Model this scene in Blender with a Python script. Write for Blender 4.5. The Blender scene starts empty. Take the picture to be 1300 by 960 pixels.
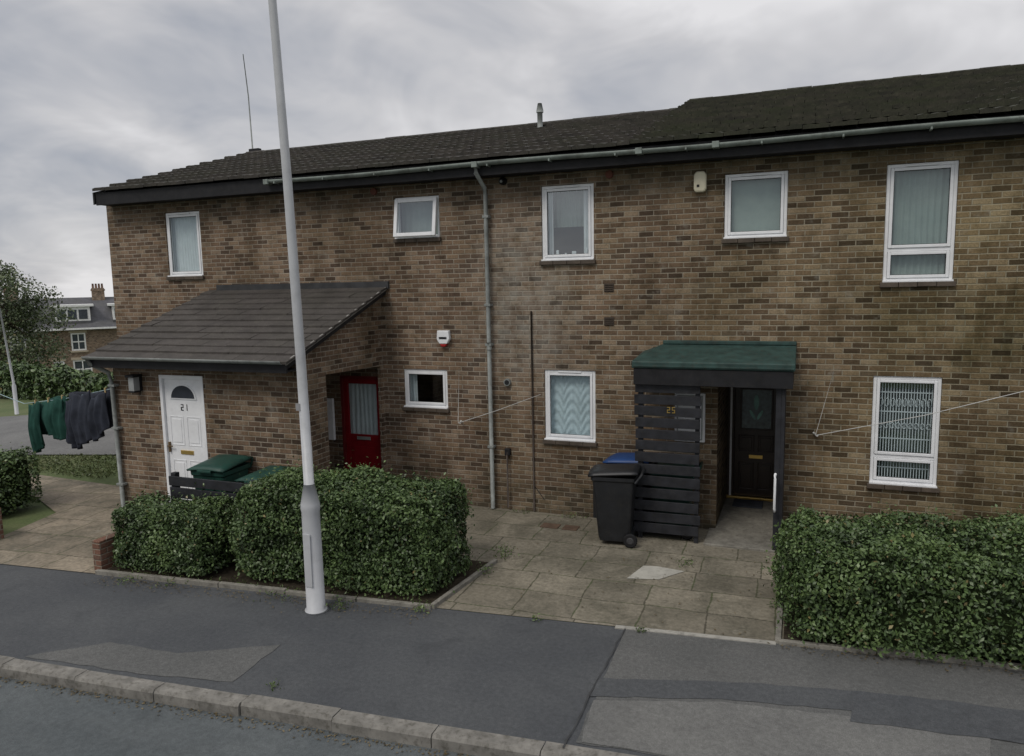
import bpy, bmesh, math, random
import numpy as np
from mathutils import Matrix, Vector
random.seed(7); rng=np.random.default_rng(7)
S=bpy.context.scene
S.view_settings.view_transform='Standard'
try: S.view_settings.look='None'
except Exception: pass
S.view_settings.exposure=0
COL=S.collection

# ------------------------------------------------------------------ helpers
def empty(name,loc=(0,0,0),rz=0):
    e=bpy.data.objects.new(name,None); COL.objects.link(e); e.location=loc; e.rotation_euler=(0,0,rz); e.empty_display_size=.2
    return e
def obj(name,verts,faces,mat,parent=None,smooth=False,bevel=0):
    me=bpy.data.meshes.new(name); me.from_pydata([tuple(v) for v in verts],[],faces); me.update()
    if mat: me.materials.append(mat)
    if smooth:
        for p in me.polygons: p.use_smooth=True
    o=bpy.data.objects.new(name,me); COL.objects.link(o)
    if parent: o.parent=parent
    if bevel:
        m=o.modifiers.new('bev','BEVEL'); m.width=bevel; m.segments=2; m.limit_method='ANGLE'
    return o
def boxvf(b,V,F):
    x0,x1,y0,y1,z0,z1=b; n=len(V)
    V+= [(x0,y0,z0),(x1,y0,z0),(x1,y1,z0),(x0,y1,z0),(x0,y0,z1),(x1,y0,z1),(x1,y1,z1),(x0,y1,z1)]
    F+= [(n,n+3,n+2,n+1),(n+4,n+5,n+6,n+7),(n,n+1,n+5,n+4),(n+1,n+2,n+6,n+5),(n+2,n+3,n+7,n+6),(n+3,n,n+4,n+7)]
def boxes(name,bl,mat,parent=None,bevel=0):
    V=[];F=[]
    for b in bl: boxvf(b,V,F)
    return obj(name,V,F,mat,parent,bevel=bevel)
def box(name,x0,x1,y0,y1,z0,z1,mat,parent=None,bevel=0): return boxes(name,[(x0,x1,y0,y1,z0,z1)],mat,parent,bevel)
def pane(name,x0,x1,y,z0,z1,mat,parent):
    return obj(name,[(x0,y,z0),(x1,y,z0),(x1,y,z1),(x0,y,z1)],[(0,1,2,3)],mat,parent)
def prism(name,poly,axis,a,b,mat,parent=None,bevel=0):
    def P(p,t):
        return {'x':(t,p[0],p[1]),'y':(p[0],t,p[1]),'z':(p[0],p[1],t)}[axis]
    n=len(poly); V=[P(p,a) for p in poly]+[P(p,b) for p in poly]
    F=[tuple(range(n))[::-1],tuple(range(n,2*n))]+[(i,(i+1)%n,n+(i+1)%n,n+i) for i in range(n)]
    o=obj(name,V,F,mat,parent,bevel=bevel)
    bm=bmesh.new(); bm.from_mesh(o.data); bmesh.ops.recalc_face_normals(bm,faces=bm.faces); bm.to_mesh(o.data); bm.free()
    return o
def tube(name,pts,r,mat,parent=None,n=12,cap=True):
    pts=[Vector(p) for p in pts]
    if not isinstance(r,(list,tuple)): r=[r]*len(pts)
    V=[];F=[]
    for i,p in enumerate(pts):
        if i==0:d=pts[1]-p
        elif i==len(pts)-1:d=p-pts[i-1]
        else: d=(pts[i+1]-p).normalized()+(p-pts[i-1]).normalized()
        d=d.normalized(); a=Vector((0,0,1)) if abs(d.z)<.9 else Vector((1,0,0))
        u=d.cross(a).normalized(); w=d.cross(u)
        for k in range(n):
            t=2*math.pi*k/n; V.append(p+u*(r[i]*math.cos(t))+w*(r[i]*math.sin(t)))
    for i in range(len(pts)-1):
        for k in range(n): F.append((i*n+k,i*n+(k+1)%n,(i+1)*n+(k+1)%n,(i+1)*n+k))
    if cap: F.append(tuple(range(n))); F.append(tuple(range(len(V)-n,len(V)))[::-1])
    o=obj(name,V,F,mat,parent)
    for p in o.data.polygons: p.use_smooth=len(p.vertices)==4
    return o
def sheet(name,poly,z,mat,parent=None):
    return obj(name,[(p[0],p[1],z) for p in poly],[tuple(range(len(poly)))],mat,parent)

# ------------------------------------------------------------------ node helpers
class NT:
    def __init__(s,name):
        s.m=bpy.data.materials.new(name); s.m.use_nodes=True; s.t=s.m.node_tree; s.n=s.t.nodes; s.b=s.n['Principled BSDF']
        s.b.inputs['Specular IOR Level'].default_value=.3
    def add(s,t,**k):
        x=s.n.new(t)
        for a,b in k.items(): setattr(x,a,b)
        return x
    def lk(s,a,b): s.t.links.new(a,b)
    def setin(s,i,v):
        if isinstance(v,bpy.types.NodeSocket): s.lk(v,i)
        elif v is not None:
            if hasattr(i.default_value,'__len__') and not hasattr(v,'__len__'): v=(v,)*len(i.default_value)
            if hasattr(v,'__len__') and len(v)==3 and len(i.default_value)==4: v=(*v,1)
            i.default_value=v
    def pos(s): return s.add('ShaderNodeNewGeometry').outputs['Position']
    def math(s,op,a,b=None,c=None):
        x=s.add('ShaderNodeMath',operation=op)
        for i,v in enumerate((a,b,c)):
            if v is not None: s.setin(x.inputs[i],v)
        return x.outputs[0]
    def mapr(s,v,a,b,c=0.0,d=1.0,smooth=False):
        x=s.add('ShaderNodeMapRange')
        if smooth: x.interpolation_type='SMOOTHSTEP'
        s.lk(v,x.inputs[0])
        for i,q in enumerate((a,b,c,d)): x.inputs[i+1].default_value=q
        return x.outputs[0]
    def vscale(s,v,sc):
        x=s.add('ShaderNodeVectorMath',operation='MULTIPLY'); s.lk(v,x.inputs[0]); x.inputs[1].default_value=sc; return x.outputs[0]
    def sep(s,v):
        x=s.add('ShaderNodeSeparateXYZ'); s.lk(v,x.inputs[0]); return x.outputs
    def comb(s,a,b,c=0.0):
        x=s.add('ShaderNodeCombineXYZ')
        for i,v in enumerate((a,b,c)): s.setin(x.inputs[i],v)
        return x.outputs[0]
    def noise(s,v,sc,det=3,rough=.55,dist=0):
        x=s.add('ShaderNodeTexNoise'); s.lk(v,x.inputs['Vector']); x.inputs['Scale'].default_value=sc
        x.inputs['Detail'].default_value=det; x.inputs['Roughness'].default_value=rough; x.inputs['Distortion'].default_value=dist
        return x.outputs['Fac']
    def white(s,v):
        x=s.add('ShaderNodeTexWhiteNoise',noise_dimensions='3D'); s.lk(v,x.inputs['Vector']); return x.outputs['Value']
    def ramp(s,f,st):
        x=s.add('ShaderNodeValToRGB'); s.lk(f,x.inputs[0]); cr=x.color_ramp
        while len(cr.elements)<len(st): cr.elements.new(.5)
        for e,(p,c) in zip(cr.elements,st):
            e.position=p; e.color=(*c,1) if hasattr(c,'__len__') else (c,c,c,1)
        return x.outputs[0]
    def mix(s,f,a,b,mode='MIX'):
        x=s.add('ShaderNodeMix',data_type='RGBA',blend_type=mode); s.setin(x.inputs[0],f); s.setin(x.inputs[6],a); s.setin(x.inputs[7],b); return x.outputs[2]
    def bump(s,h,st=.3,d=.01):
        x=s.add('ShaderNodeBump'); s.lk(h,x.inputs['Height']); x.inputs['Strength'].default_value=st; x.inputs['Distance'].default_value=d
        s.lk(x.outputs[0],s.b.inputs['Normal']); return x
    def col(s,v): s.setin(s.b.inputs['Base Color'],v)
    def rough(s,v): s.setin(s.b.inputs['Roughness'],v)

def plain(name,c,rough=.5,var=.12,spec=.3,metal=0,nscale=6,dirt=None):
    k=NT(name); p=k.pos(); n=k.noise(p,nscale,3,.6)
    a=tuple(x*(1-var) for x in c); b=tuple(min(1,x*(1+var)) for x in c)
    cc=k.ramp(n,[(.3,a),(.7,b)])
    if dirt:
        n2=k.noise(p,nscale*2.7,4,.7); cc=k.mix(k.ramp(n2,[(.50,0),(.75,dirt)]),cc,(.05,.045,.035))
    k.col(cc); k.rough(rough); k.b.inputs['Specular IOR Level'].default_value=spec; k.b.inputs['Metallic'].default_value=metal
    return k.m

def brick_mat(name,house=True,h=.066,L=.188,red=False):
    k=NT(name); p=k.pos(); x,y,z=k.sep(p)
    u=k.math('ADD',x,y)
    wob=k.math('MULTIPLY',k.math('SUBTRACT',k.noise(p,3.0,1),.5),.010)
    zz=k.math('ADD',z,wob)
    r=k.math('DIVIDE',zz,h); row=k.math('FLOOR',r); fr=k.math('FRACT',r)
    off=k.math('ADD',k.math('MULTIPLY',k.math('MODULO',k.math('ABSOLUTE',row),2.0),.5),k.math('MULTIPLY',k.white(k.comb(row,3.0,1.0)),.10))
    c=k.math('ADD',k.math('ADD',k.math('DIVIDE',u,L),off),200.0); cl=k.math('FLOOR',c); fc=k.math('FRACT',c)
    rn=k.white(k.comb(cl,row,0.0)); rn2=k.white(k.comb(cl,row,7.3))
    fine=k.noise(p,48,2,.7)
    dz=k.math('SUBTRACT',.5,k.math('ABSOLUTE',k.math('SUBTRACT',fr,.5)))
    dx=k.math('SUBTRACT',.5,k.math('ABSOLUTE',k.math('SUBTRACT',fc,.5)))
    d0=k.math('MINIMUM',k.math('MULTIPLY',dz,h),k.math('MULTIPLY',dx,L))
    d=k.math('ADD',d0,k.math('MULTIPLY',k.math('SUBTRACT',fine,.5),.007))
    mk=k.mapr(d,.0035,.0085,smooth=True)
    if red:
        bc=k.ramp(rn,[(0,(.11,.060,.042)),(.4,(.16,.085,.06)),(.8,(.20,.11,.08)),(1,(.09,.06,.045))])
        mor=(.22,.19,.15)
    else:
        warm=k.ramp(rn,[(0,(.070,.049,.036)),(.20,(.130,.088,.062)),(.5,(.180,.121,.082)),(.75,(.215,.150,.100)),(.93,(.260,.195,.140)),(1,(.080,.056,.042))])
        olive=k.ramp(rn,[(0,(.062,.046,.024)),(.20,(.125,.091,.048)),(.5,(.176,.130,.069)),(.75,(.220,.168,.092)),(.93,(.275,.222,.132)),(1,(.075,.056,.032))])
        gx=k.math('ADD',k.math('MULTIPLY',x,.14),k.math('ADD',.52,k.math('MULTIPLY',k.math('SUBTRACT',k.noise(p,.7,2),.5),1.3)))
        gx=k.ramp(gx,[(0,0.0),(1,1.0)])
        bc=k.mix(gx,warm,olive)
        mor=k.mix(gx,(.31,.270,.218),(.31,.277,.195))
    bc=k.mix(.6,bc,k.ramp(fine,[(.30,.28),(.70,.78)]),'OVERLAY')
    cc=k.mix(mk,mor,bc)
    if house:
        st=k.noise(k.vscale(p,(1.0,1.0,.5)),.9,5,.66,.4)
        cc=k.mix(k.ramp(st,[(.40,0.0),(.68,.74)]),cc,k.mix(1.0,cc,(.38,.37,.32),'MULTIPLY'))
        sm=k.noise(p,4.5,3,.7)
        cc=k.mix(k.ramp(sm,[(.50,0.0),(.70,.60)]),cc,k.mix(1.0,cc,(.42,.42,.36),'MULTIPLY'))
        cc=k.mix(k.ramp(sm,[(.26,.35),(.42,0.0)]),cc,(.34,.32,.27))
        bx_=k.math('MULTIPLY',k.mapr(k.math('ABSOLUTE',k.math('ADD',x,3.55)),1.0,.15,0,1,True),k.mapr(k.math('ABSOLUTE',k.math('SUBTRACT',z,3.0)),1.7,.4,0,1,True))
        cc=k.mix(k.math('MULTIPLY',bx_,k.ramp(sm,[(.35,.50),(.65,.05)])),cc,(.34,.33,.285))
        dx_=k.math('MULTIPLY',k.mapr(k.math('ABSOLUTE',k.math('SUBTRACT',x,1.9)),1.6,.5,0,1,True),k.mapr(k.math('ABSOLUTE',k.math('SUBTRACT',z,2.6)),.75,.2,0,1,True))
        cc=k.mix(k.math('MULTIPLY',dx_,k.ramp(st,[(.35,.35),(.65,.95)])),cc,k.mix(1.0,cc,(.38,.40,.27),'MULTIPLY'))
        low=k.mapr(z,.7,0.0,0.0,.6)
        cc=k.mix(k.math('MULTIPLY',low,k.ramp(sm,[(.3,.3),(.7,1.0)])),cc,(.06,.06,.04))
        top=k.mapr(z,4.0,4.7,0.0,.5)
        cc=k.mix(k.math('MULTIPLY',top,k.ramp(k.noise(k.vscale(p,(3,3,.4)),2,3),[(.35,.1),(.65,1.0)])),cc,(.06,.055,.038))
    k.col(cc); k.rough(.9); k.b.inputs['Specular IOR Level'].default_value=.15
    k.bump(k.math('ADD',k.mapr(d0,.0035,.0085),k.math('MULTIPLY',rn2,.4)),.8,.006)
    return k.m

def asphalt(name,c,c2):
    k=NT(name); p=k.pos()
    n=k.noise(p,.9,5,.62,.3); f=k.noise(p,150,2,.8); v=k.noise(p,26,3,.7)
    cc=k.mix(k.ramp(n,[(.35,0.0),(.68,1.0)]),c,c2)
    cc=k.mix(.6,cc,k.ramp(f,[(.28,.18),(.74,.85)]),'OVERLAY')
    cc=k.mix(.40,cc,k.ramp(v,[(.3,.28),(.7,.72)]),'OVERLAY')
    sp=k.ramp(k.noise(p,6,4,.75),[(.60,0.0),(.74,.30)])
    cc=k.mix(sp,cc,tuple(x*1.6 for x in c2))
    st=k.ramp(k.noise(p,2.3,4,.7,.6),[(.55,0.0),(.72,.40)])
    cc=k.mix(st,cc,tuple(x*.6 for x in c))
    k.col(cc); k.rough(.88); k.bump(f,.5,.006); return k.m

def paving_mat(name,base=(.20,.175,.135),L=.56,h=.56,ang=0.0):
    k=NT(name); p=k.pos(); x,y,z=k.sep(p)
    ca,sa=math.cos(ang),math.sin(ang)
    u=k.math('ADD',k.math('MULTIPLY',x,ca),k.math('MULTIPLY',y,sa)); v=k.math('SUBTRACT',k.math('MULTIPLY',y,ca),k.math('MULTIPLY',x,sa))
    w=k.math('MULTIPLY',k.math('SUBTRACT',k.noise(p,1.3,2),.5),.11)
    r=k.math('ADD',k.math('DIVIDE',k.math('ADD',v,w),h),50.0); row=k.math('FLOOR',r); fr=k.math('FRACT',r)
    c=k.math('ADD',k.math('ADD',k.math('DIVIDE',k.math('ADD',u,w),L),k.math('MULTIPLY',k.white(k.comb(row,2.0,5.0)),.9)),80.0); cl=k.math('FLOOR',c); fc=k.math('FRACT',c)
    rn=k.white(k.comb(cl,row,1.0))
    dz=k.math('MULTIPLY',k.math('SUBTRACT',.5,k.math('ABSOLUTE',k.math('SUBTRACT',fr,.5))),h)
    dx=k.math('MULTIPLY',k.math('SUBTRACT',.5,k.math('ABSOLUTE',k.math('SUBTRACT',fc,.5))),L)
    fn=k.noise(p,22,3,.7)
    d=k.math('ADD',k.math('MINIMUM',dz,dx),k.math('MULTIPLY',k.math('SUBTRACT',fn,.5),.022))
    mr=k.mapr(d,.001,.014,smooth=True)
    b=base
    slab=k.ramp(rn,[(0,tuple(q*.78 for q in b)),(.5,b),(1,tuple(q*1.18 for q in b))])
    slab=k.mix(k.ramp(k.noise(p,1.5,6,.72,.5),[(.40,0.0),(.62,.75)]),slab,(.082,.076,.056))
    slab=k.mix(k.ramp(k.noise(p,6.5,4,.75),[(.56,0.0),(.72,.5)]),slab,(.06,.056,.042))
    slab=k.mix(k.ramp(k.noise(p,3.7,4,.7),[(.58,0.0),(.72,.35)]),slab,(.28,.26,.21))
    slab=k.mix(.5,slab,k.ramp(fn,[(.3,.28),(.7,.76)]),'OVERLAY')
    joint=k.ramp(k.noise(p,3,2),[(.4,(.045,.04,.028)),(.62,(.05,.065,.025))])
    k.col(k.mix(k.math('MULTIPLY',k.math('SUBTRACT',1.0,mr),.85),slab,joint)); k.rough(.9)
    k.bump(k.math('ADD',fn,k.math('MULTIPLY',rn,.5)),.4,.008)
    return k.m

def grass_mat(name):
    k=NT(name); p=k.pos()
    cc=k.ramp(k.noise(p,.35,4,.6),[(.3,(.05,.07,.025)),(.5,(.08,.105,.04)),(.7,(.12,.125,.06))])
    cc=k.mix(.6,cc,k.ramp(k.noise(p,30,3,.8),[(.25,.2),(.75,.8)]),'OVERLAY')
    k.col(cc); k.rough(.95); return k.m

def tile_mat(name,dark,light,moss,m=.5,sp=(.12,.115,.09)):
    k=NT(name); p=k.pos(); x,y,z=k.sep(p)
    cc=k.ramp(k.noise(k.vscale(p,(3.0,3.0,3.0)),1.0,3,.7),[(.3,dark),(.7,light)])
    cc=k.mix(k.ramp(k.noise(p,1.3,5,.68),[(.42,0.0),(.66,m)]),cc,moss)
    cc=k.mix(k.ramp(k.noise(p,14,3,.7),[(.58,0.0),(.74,.4)]),cc,sp)
    cc=k.mix(.5,cc,k.ramp(k.noise(p,60,2,.8),[(.3,.25),(.7,.8)]),'OVERLAY')
    k.col(cc); k.rough(.85); return k.m

def leaf_mat(name):
    k=NT(name); a=k.add('ShaderNodeVertexColor',layer_name='Col')
    k.col(a.outputs[0]); k.rough(.42); k.b.inputs['Specular IOR Level'].default_value=.4
    return k.m
def glass_mat(name,refl=.05):
    k=NT(name)
    t=k.add('ShaderNodeBsdfTransparent'); t.inputs[0].default_value=(.90,.94,.94,1)
    g=k.add('ShaderNodeBsdfGlossy'); g.inputs['Roughness'].default_value=.02; g.inputs[0].default_value=(.9,.95,1,1)
    lw=k.add('ShaderNodeLayerWeight'); lw.inputs[0].default_value=.5
    fac=k.math('ADD',k.math('MULTIPLY',k.math('POWER',lw.outputs['Facing'],4.0),.85),.06+refl)
    ms=k.add('ShaderNodeMixShader'); k.lk(fac,ms.inputs[0]); k.lk(t.outputs[0],ms.inputs[1]); k.lk(g.outputs[0],ms.inputs[2])
    p=k.pos(); b=k.add('ShaderNodeBump'); b.inputs['Strength'].default_value=.06; k.lk(k.noise(p,2.0,1),b.inputs['Height']); k.lk(b.outputs[0],g.inputs['Normal'])
    k.lk(ms.outputs[0],k.n['Material Output'].inputs[0]); return k.m

BR=brick_mat('house_brick'); BRR=brick_mat('red_brick',False,red=True)
UPVC=plain('white_upvc',(.74,.75,.765),.35,.06,.4,dirt=.10,nscale=4)
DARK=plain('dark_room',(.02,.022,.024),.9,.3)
BLACKP=plain('black_paint',(.014,.014,.016),.6,.3,.25,dirt=.25)
SLATP=plain('charcoal_timber_paint',(.018,.019,.023),.6,.4,.3,nscale=9,dirt=.25)
GUT=plain('grey_plastic_gutter',(.22,.235,.225),.5,.25,.3,dirt=.45)
GUTG=plain('weathered_gutter',(.19,.22,.20),.6,.3,.3,dirt=.6,nscale=3)
GLASS=glass_mat('window_glass',.03); GLASSD=glass_mat('window_glass_reflective',.12)
SILL=plain('brown_sill_tile',(.085,.067,.052),.7,.3,dirt=.5)
NET=plain('net_curtain',(.56,.61,.63),.9,.08); NETB=plain('blue_net_curtain',(.50,.59,.63),.9,.10); BLIND=plain('grey_green_blind',(.25,.305,.285),.9,.07)
TILE=tile_mat('roof_tile',(.022,.020,.018),(.054,.048,.041),(.026,.029,.016),.45); TILEM=tile_mat('mossy_roof_tile',(.016,.016,.012),(.044,.041,.029),(.024,.030,.013),.65,(.09,.09,.06))
TILEP=tile_mat('porch_roof_tile',(.042,.037,.034),(.072,.064,.058),(.04,.038,.028),.35)
LEAF=leaf_mat('hedge_leaf'); SOIL=plain('soil',(.034,.028,.02),.95,.5,.1,nscale=20)
CORE=plain('hedge_core',(.018,.026,.011),1,.4,.05)
CONC=plain('concrete',(.20,.19,.165),.9,.25,.15,nscale=9,dirt=.6)
KERBM=plain('kerb_stone',(.18,.172,.155),.85,.3,.2,nscale=7,dirt=.8)
GREENR=plain('green_felt',(.026,.055,.049),.6,.35,.3,nscale=8,dirt=.6)
LAMPP=plain('grey_painted_steel',(.43,.44,.455),.42,.08,.45,nscale=2.5,dirt=.15)
GRASS=grass_mat('grass'); PAVE=paving_mat('paving_slabs',(.195,.175,.135),.62,.50,.03); PAVEL=paving_mat('sandy_paving',(.225,.19,.142),.6,.6,.12)
ASP_D=asphalt('dark_footway_asphalt',(.057,.061,.066),(.077,.081,.084)); ASP_M=asphalt('grey_footway_asphalt',(.084,.086,.084),(.112,.112,.108)); ASP_L=asphalt('light_footway_asphalt',(.118,.118,.114),(.15,.15,.142))
ROADM=asphalt('road_asphalt',(.074,.084,.088),(.10,.11,.112))
GOLD=plain('brass',(.65,.45,.14),.3,.1,.5,.9)
RUBBER=plain('rubber',(.012,.012,.013),.8,.2)

# ------------------------------------------------------------------ camera
f,pi_,ya,ro=942.8,math.radians(7.21),math.radians(21.43),math.radians(-1.10)
Fv=Vector((-math.cos(pi_)*math.sin(ya),math.cos(pi_)*math.cos(ya),-math.sin(pi_))); Rv=Vector((math.cos(ya),math.sin(ya),0)); Uv=Rv.cross(Fv)
R2=Rv*math.cos(ro)+Uv*math.sin(ro); U2=R2.cross(Fv)
cd=bpy.data.cameras.new('camera'); cam=bpy.data.objects.new('camera',cd); COL.objects.link(cam)
cam.matrix_world=Matrix(((R2.x,U2.x,-Fv.x,0),(R2.y,U2.y,-Fv.y,-9.57),(R2.z,U2.z,-Fv.z,3.2),(0,0,0,1)))
cd.sensor_width=36; cd.lens=f/1300*36; cd.clip_end=3000; cd.clip_start=.05; S.camera=cam

# ------------------------------------------------------------------ ground
def KY(x): return -4.93+.09*x        # kerb line
def BY(x): return -2.94+.107*x       # back of pavement
def hgt(x):
    s=max(0,-x-18)
    if s>62: return -(.0535*62+.0016*62*62)-(min(s,250)-62)*.2
    return -(.0535*s+.0016*s*s)
xs=[-600,-400,-268,-200,-150,-120,-100,-80]+list(np.arange(-76,-16,3))+[-16,-10,-5,0,5,20,60,200,600]
vs=[-600,-200,-60,-20,-7.36,-7.3,.02,.06,0.3,2,5,10,20,40,80,150,300,700]
V=[];Fc=[]
for j,v in enumerate(vs):
    for x in xs:
        z=hgt(x)-.012
        if -7.33<v<.04: z-=.13
        V.append((x,KY(max(min(x,60),-60))+v,z))
nx=len(xs)
for j in range(len(vs)-1):
    for i in range(nx-1): Fc.append((j*nx+i,j*nx+i+1,(j+1)*nx+i+1,(j+1)*nx+i))
obj('ground',V,Fc,GRASS)
def strip(name,fa,fb,z,mat,x0,x1,n=24):
    V=[];F=[]
    for i in range(n+1):
        x=x0+(x1-x0)*i/n; h=hgt(x)
        V+=[(x,fa(x),z+h),(x,fb(x),z+h)]
    for i in range(n): F.append((2*i,2*i+2,2*i+3,2*i+1))
    return obj(name,V,F,mat)
strip('road',lambda x:KY(x)-7.25,lambda x:KY(x)+.01,-.10,ROADM,-60,60,60)
strip('pavement',lambda x:KY(x)+.05,lambda x:BY(x)+.02,0,ASP_D,-60,60,60)
strip('pavement',lambda x:KY(x)-9.5,lambda x:KY(x)-7.4,0,ASP_D,-60,60,60)
for (o,nm) in ((0,'kerb'),(-7.37,'kerb')):
    V=[];F=[]; x=-40.0
    while x<30:
        L=.8 if o==0 else 2.0
        j=random.uniform(-.009,.009); a=x+.004;b=x+L-.004
        n=len(V); w=.13
        pr=[(0,-.13),(0,-.02),(.018,.004),(w,.007),(w,-.13)]
        if o!=0: pr=[(w,-.13),(w,-.02),(w-.018,.004),(0,.007),(0,-.13)]
        for xx in (a,b):
            jj=random.uniform(-.004,.004)
            for (dv,dz) in pr: V.append((xx,KY(xx)+o-.03+dv+j+jj,dz+j*.3+hgt(xx)))
        for i in range(4): F.append((n+i,n+i+5,n+i+6,n+i+1))
        F.append((n,n+1,n+2,n+3,n+4)); F.append((n+9,n+8,n+7,n+6,n+5))
        x+=L
    obj(nm,V,F,KERBM)
def rough_poly(pl,st=.12,am=.012):
    out=[]
    for i in range(len(pl)):
        a=Vector(pl[i]);b=Vector(pl[(i+1)%len(pl)]);k=max(1,int((b-a).length/st)) if (b-a).length<8 else 1
        for j in range(k):
            p=a.lerp(b,j/k); out.append((p.x+(random.uniform(-am,am) if j else 0),p.y+(random.uniform(-am,am) if j else 0)))
    return out
PT=[([(-1.46,BY(-1.46)),(6,BY(6)),(6,KY(6)+.14),(-1.40,KY(-1.4)+.14)],.004,ASP_M),
([(-1.52,-4.05),(-.35,-3.72),(.5,-3.55),(6,-3.0),(6,-3.3),(.45,-3.86),(-.5,-4.02),(-1.48,-4.33)],.008,ASP_D),
([(-1.42,-4.36),(-.5,-4.06),(.42,-3.95),(1.3,-3.82),(1.25,-4.2),(1.1,KY(1.1)+.15),(-1.36,KY(-1.36)+.15)],.008,ASP_L),
([(.44,-3.60),(1.9,-3.50),(2.0,-3.85),(.40,-4.02)],.0115,ASP_D),
([(-6.35,-5.36),(-5.85,-4.90),(-5.1,-4.86),(-4.32,-4.42),(-4.28,-5.08),(-5.0,-5.22)],.004,ASP_M)]
for pl,z,mt in PT: sheet('pavement_patch',rough_poly(pl),z,mt)
def seam(name,pts,w,z,mat):
    V=[]
    for i,p in enumerate(pts):
        a=Vector(pts[max(0,i-1)]);b=Vector(pts[min(len(pts)-1,i+1)]);d=(b-a).normalized();n=Vector((-d.y,d.x))*w*random.uniform(.4,1.3)
        V+=[(p[0]+n.x,p[1]+n.y,z),(p[0]-n.x,p[1]-n.y,z)]
    return obj(name,V,[(2*i,2*i+1,2*i+3,2*i+2) for i in range(len(pts)-1)],mat)
TAR=plain('tar',(.042,.043,.044),.8,.3)
seam('tar_seam',[(-1.46+random.uniform(-.01,.01),-3.12-t*.1) for t in range(20)],.006,.015,TAR)
sheet('garden_paving',[(-9.6,BY(-9.6)+.02),(-9.9,-2.9),(-8.7,-2.0),(-8.7,0.0),(5,0.0),(5,BY(5)+.02)],.005,PAVE)
sheet('garden_path',[(-9.62,BY(-9.6)+.0),(-7.4,BY(-7.4)+.0),(-7.4,-2.2),(-8.85,-1.9),(-8.9,-.9),(-11.3,-.75),(-15.5,-.5),(-15.5,-1.2),(-11.2,-1.7),(-10.1,-2.2),(-9.9,-2.9)],.009,PAVEL)
sheet('concrete_patch',[(-1.70,-1.95),(-1.37,-1.87),(-1.14,-1.55),(-1.45,-1.5),(-1.6,-1.53)],.011,plain('pale_concrete',(.36,.35,.31),.9,.15,dirt=.3))
prism('path_edging',[(-1.55,BY(-1.5)-.03),(-.14,BY(-.14)-.03),(-.14,BY(-.14)+.03),(-1.55,BY(-1.5)+.03)],'z',-.02,.012,plain('pale_kerb',(.30,.29,.26),.9,.2,dirt=.6))
boxes('drain_cover',[(-3.16,-2.92,-.62,-.44,.006,.016),(-2.86,-2.66,-.62,-.44,.006,.016)],plain('rusty_iron',(.10,.065,.045),.8,.3,dirt=.3),None,.003)
V=[];F=[];nt_,nc_=48,8
for i in range(nt_+1):
    t=i/nt_
    for j in range(nc_+1):
        q=j/nc_; x=(-5+t*-24)*(1-q)+(-9+t*-26)*q; y=(3.2+t*-7.2)*(1-q)+(7.2+t*-7.6)*q
        V.append((x,y,hgt(x)+.012))
for i in range(nt_):
    for j in range(nc_): k=i*(nc_+1)+j; F.append((k,k+1,k+nc_+2,k+nc_+1))
obj('side_road',V,F,asphalt('side_road_asphalt',(.12,.12,.118),(.155,.155,.15)))

# ------------------------------------------------------------------ house
H=empty('brick_house')
def wall(name,x0,x1,z0,z1,y,holes,depth,mat,parent):
    X=sorted({x0,x1,*[h[0] for h in holes],*[h[1] for h in holes]}); Z=sorted({z0,z1,*[h[2] for h in holes],*[h[3] for h in holes]})
    V=[];F=[]
    def q(a,b,c,d):
        n=len(V); V.extend([a,b,c,d]); F.append((n,n+1,n+2,n+3))
    for i in range(len(X)-1):
        for j in range(len(Z)-1):
            cx=(X[i]+X[i+1])/2; cz=(Z[j]+Z[j+1])/2
            if any(h[0]<cx<h[1] and h[2]<cz<h[3] for h in holes): continue
            q((X[i],y,Z[j]),(X[i+1],y,Z[j]),(X[i+1],y,Z[j+1]),(X[i],y,Z[j+1]))
    for a,b,c,d in holes:
        yy=y+depth
        q((a,y,c),(a,y,d),(a,yy,d),(a,yy,c)); q((b,y,c),(b,yy,c),(b,yy,d),(b,y,d))
        q((a,y,d),(b,y,d),(b,yy,d),(a,yy,d)); q((a,y,c),(a,yy,c),(b,yy,c),(b,y,c))
    return obj(name,V,F,mat,parent)
WIN={'a':(-9.86,-9.13,3.43,4.47),'b':(-5.52,-4.81,3.88,4.46),'c':(-3.29,-2.57,3.50,4.48),'d':(-3.28,-2.56,1.06,2.03),
'e':(-.93,-.205,3.70,4.47),'f':(.84,1.55,3.14,4.455),'g':(.79,1.50,.77,2.055),'h':(-5.475,-4.76,1.425,1.99)}
RD=(-6.60,-5.86,.06,1.86)
WIN['i']=(2.9,3.6,3.14,4.455); WIN['j']=(2.9,3.6,.77,2.055)
holes=list(WIN.values())+[RD,(-.97,-.20,0.0,2.08)]
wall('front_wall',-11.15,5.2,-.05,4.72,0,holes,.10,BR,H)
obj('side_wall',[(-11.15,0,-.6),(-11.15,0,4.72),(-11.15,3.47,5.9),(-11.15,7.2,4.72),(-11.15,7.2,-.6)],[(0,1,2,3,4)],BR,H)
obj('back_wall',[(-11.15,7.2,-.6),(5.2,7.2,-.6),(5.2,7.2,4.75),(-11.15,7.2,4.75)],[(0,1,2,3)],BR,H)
obj('end_wall',[(5.2,0,-.1),(5.2,0,4.72),(5.2,4.95,6.3),(5.2,7.2,4.72),(5.2,7.2,-.1)],[(0,1,2,3,4)],BR,H)
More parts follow.
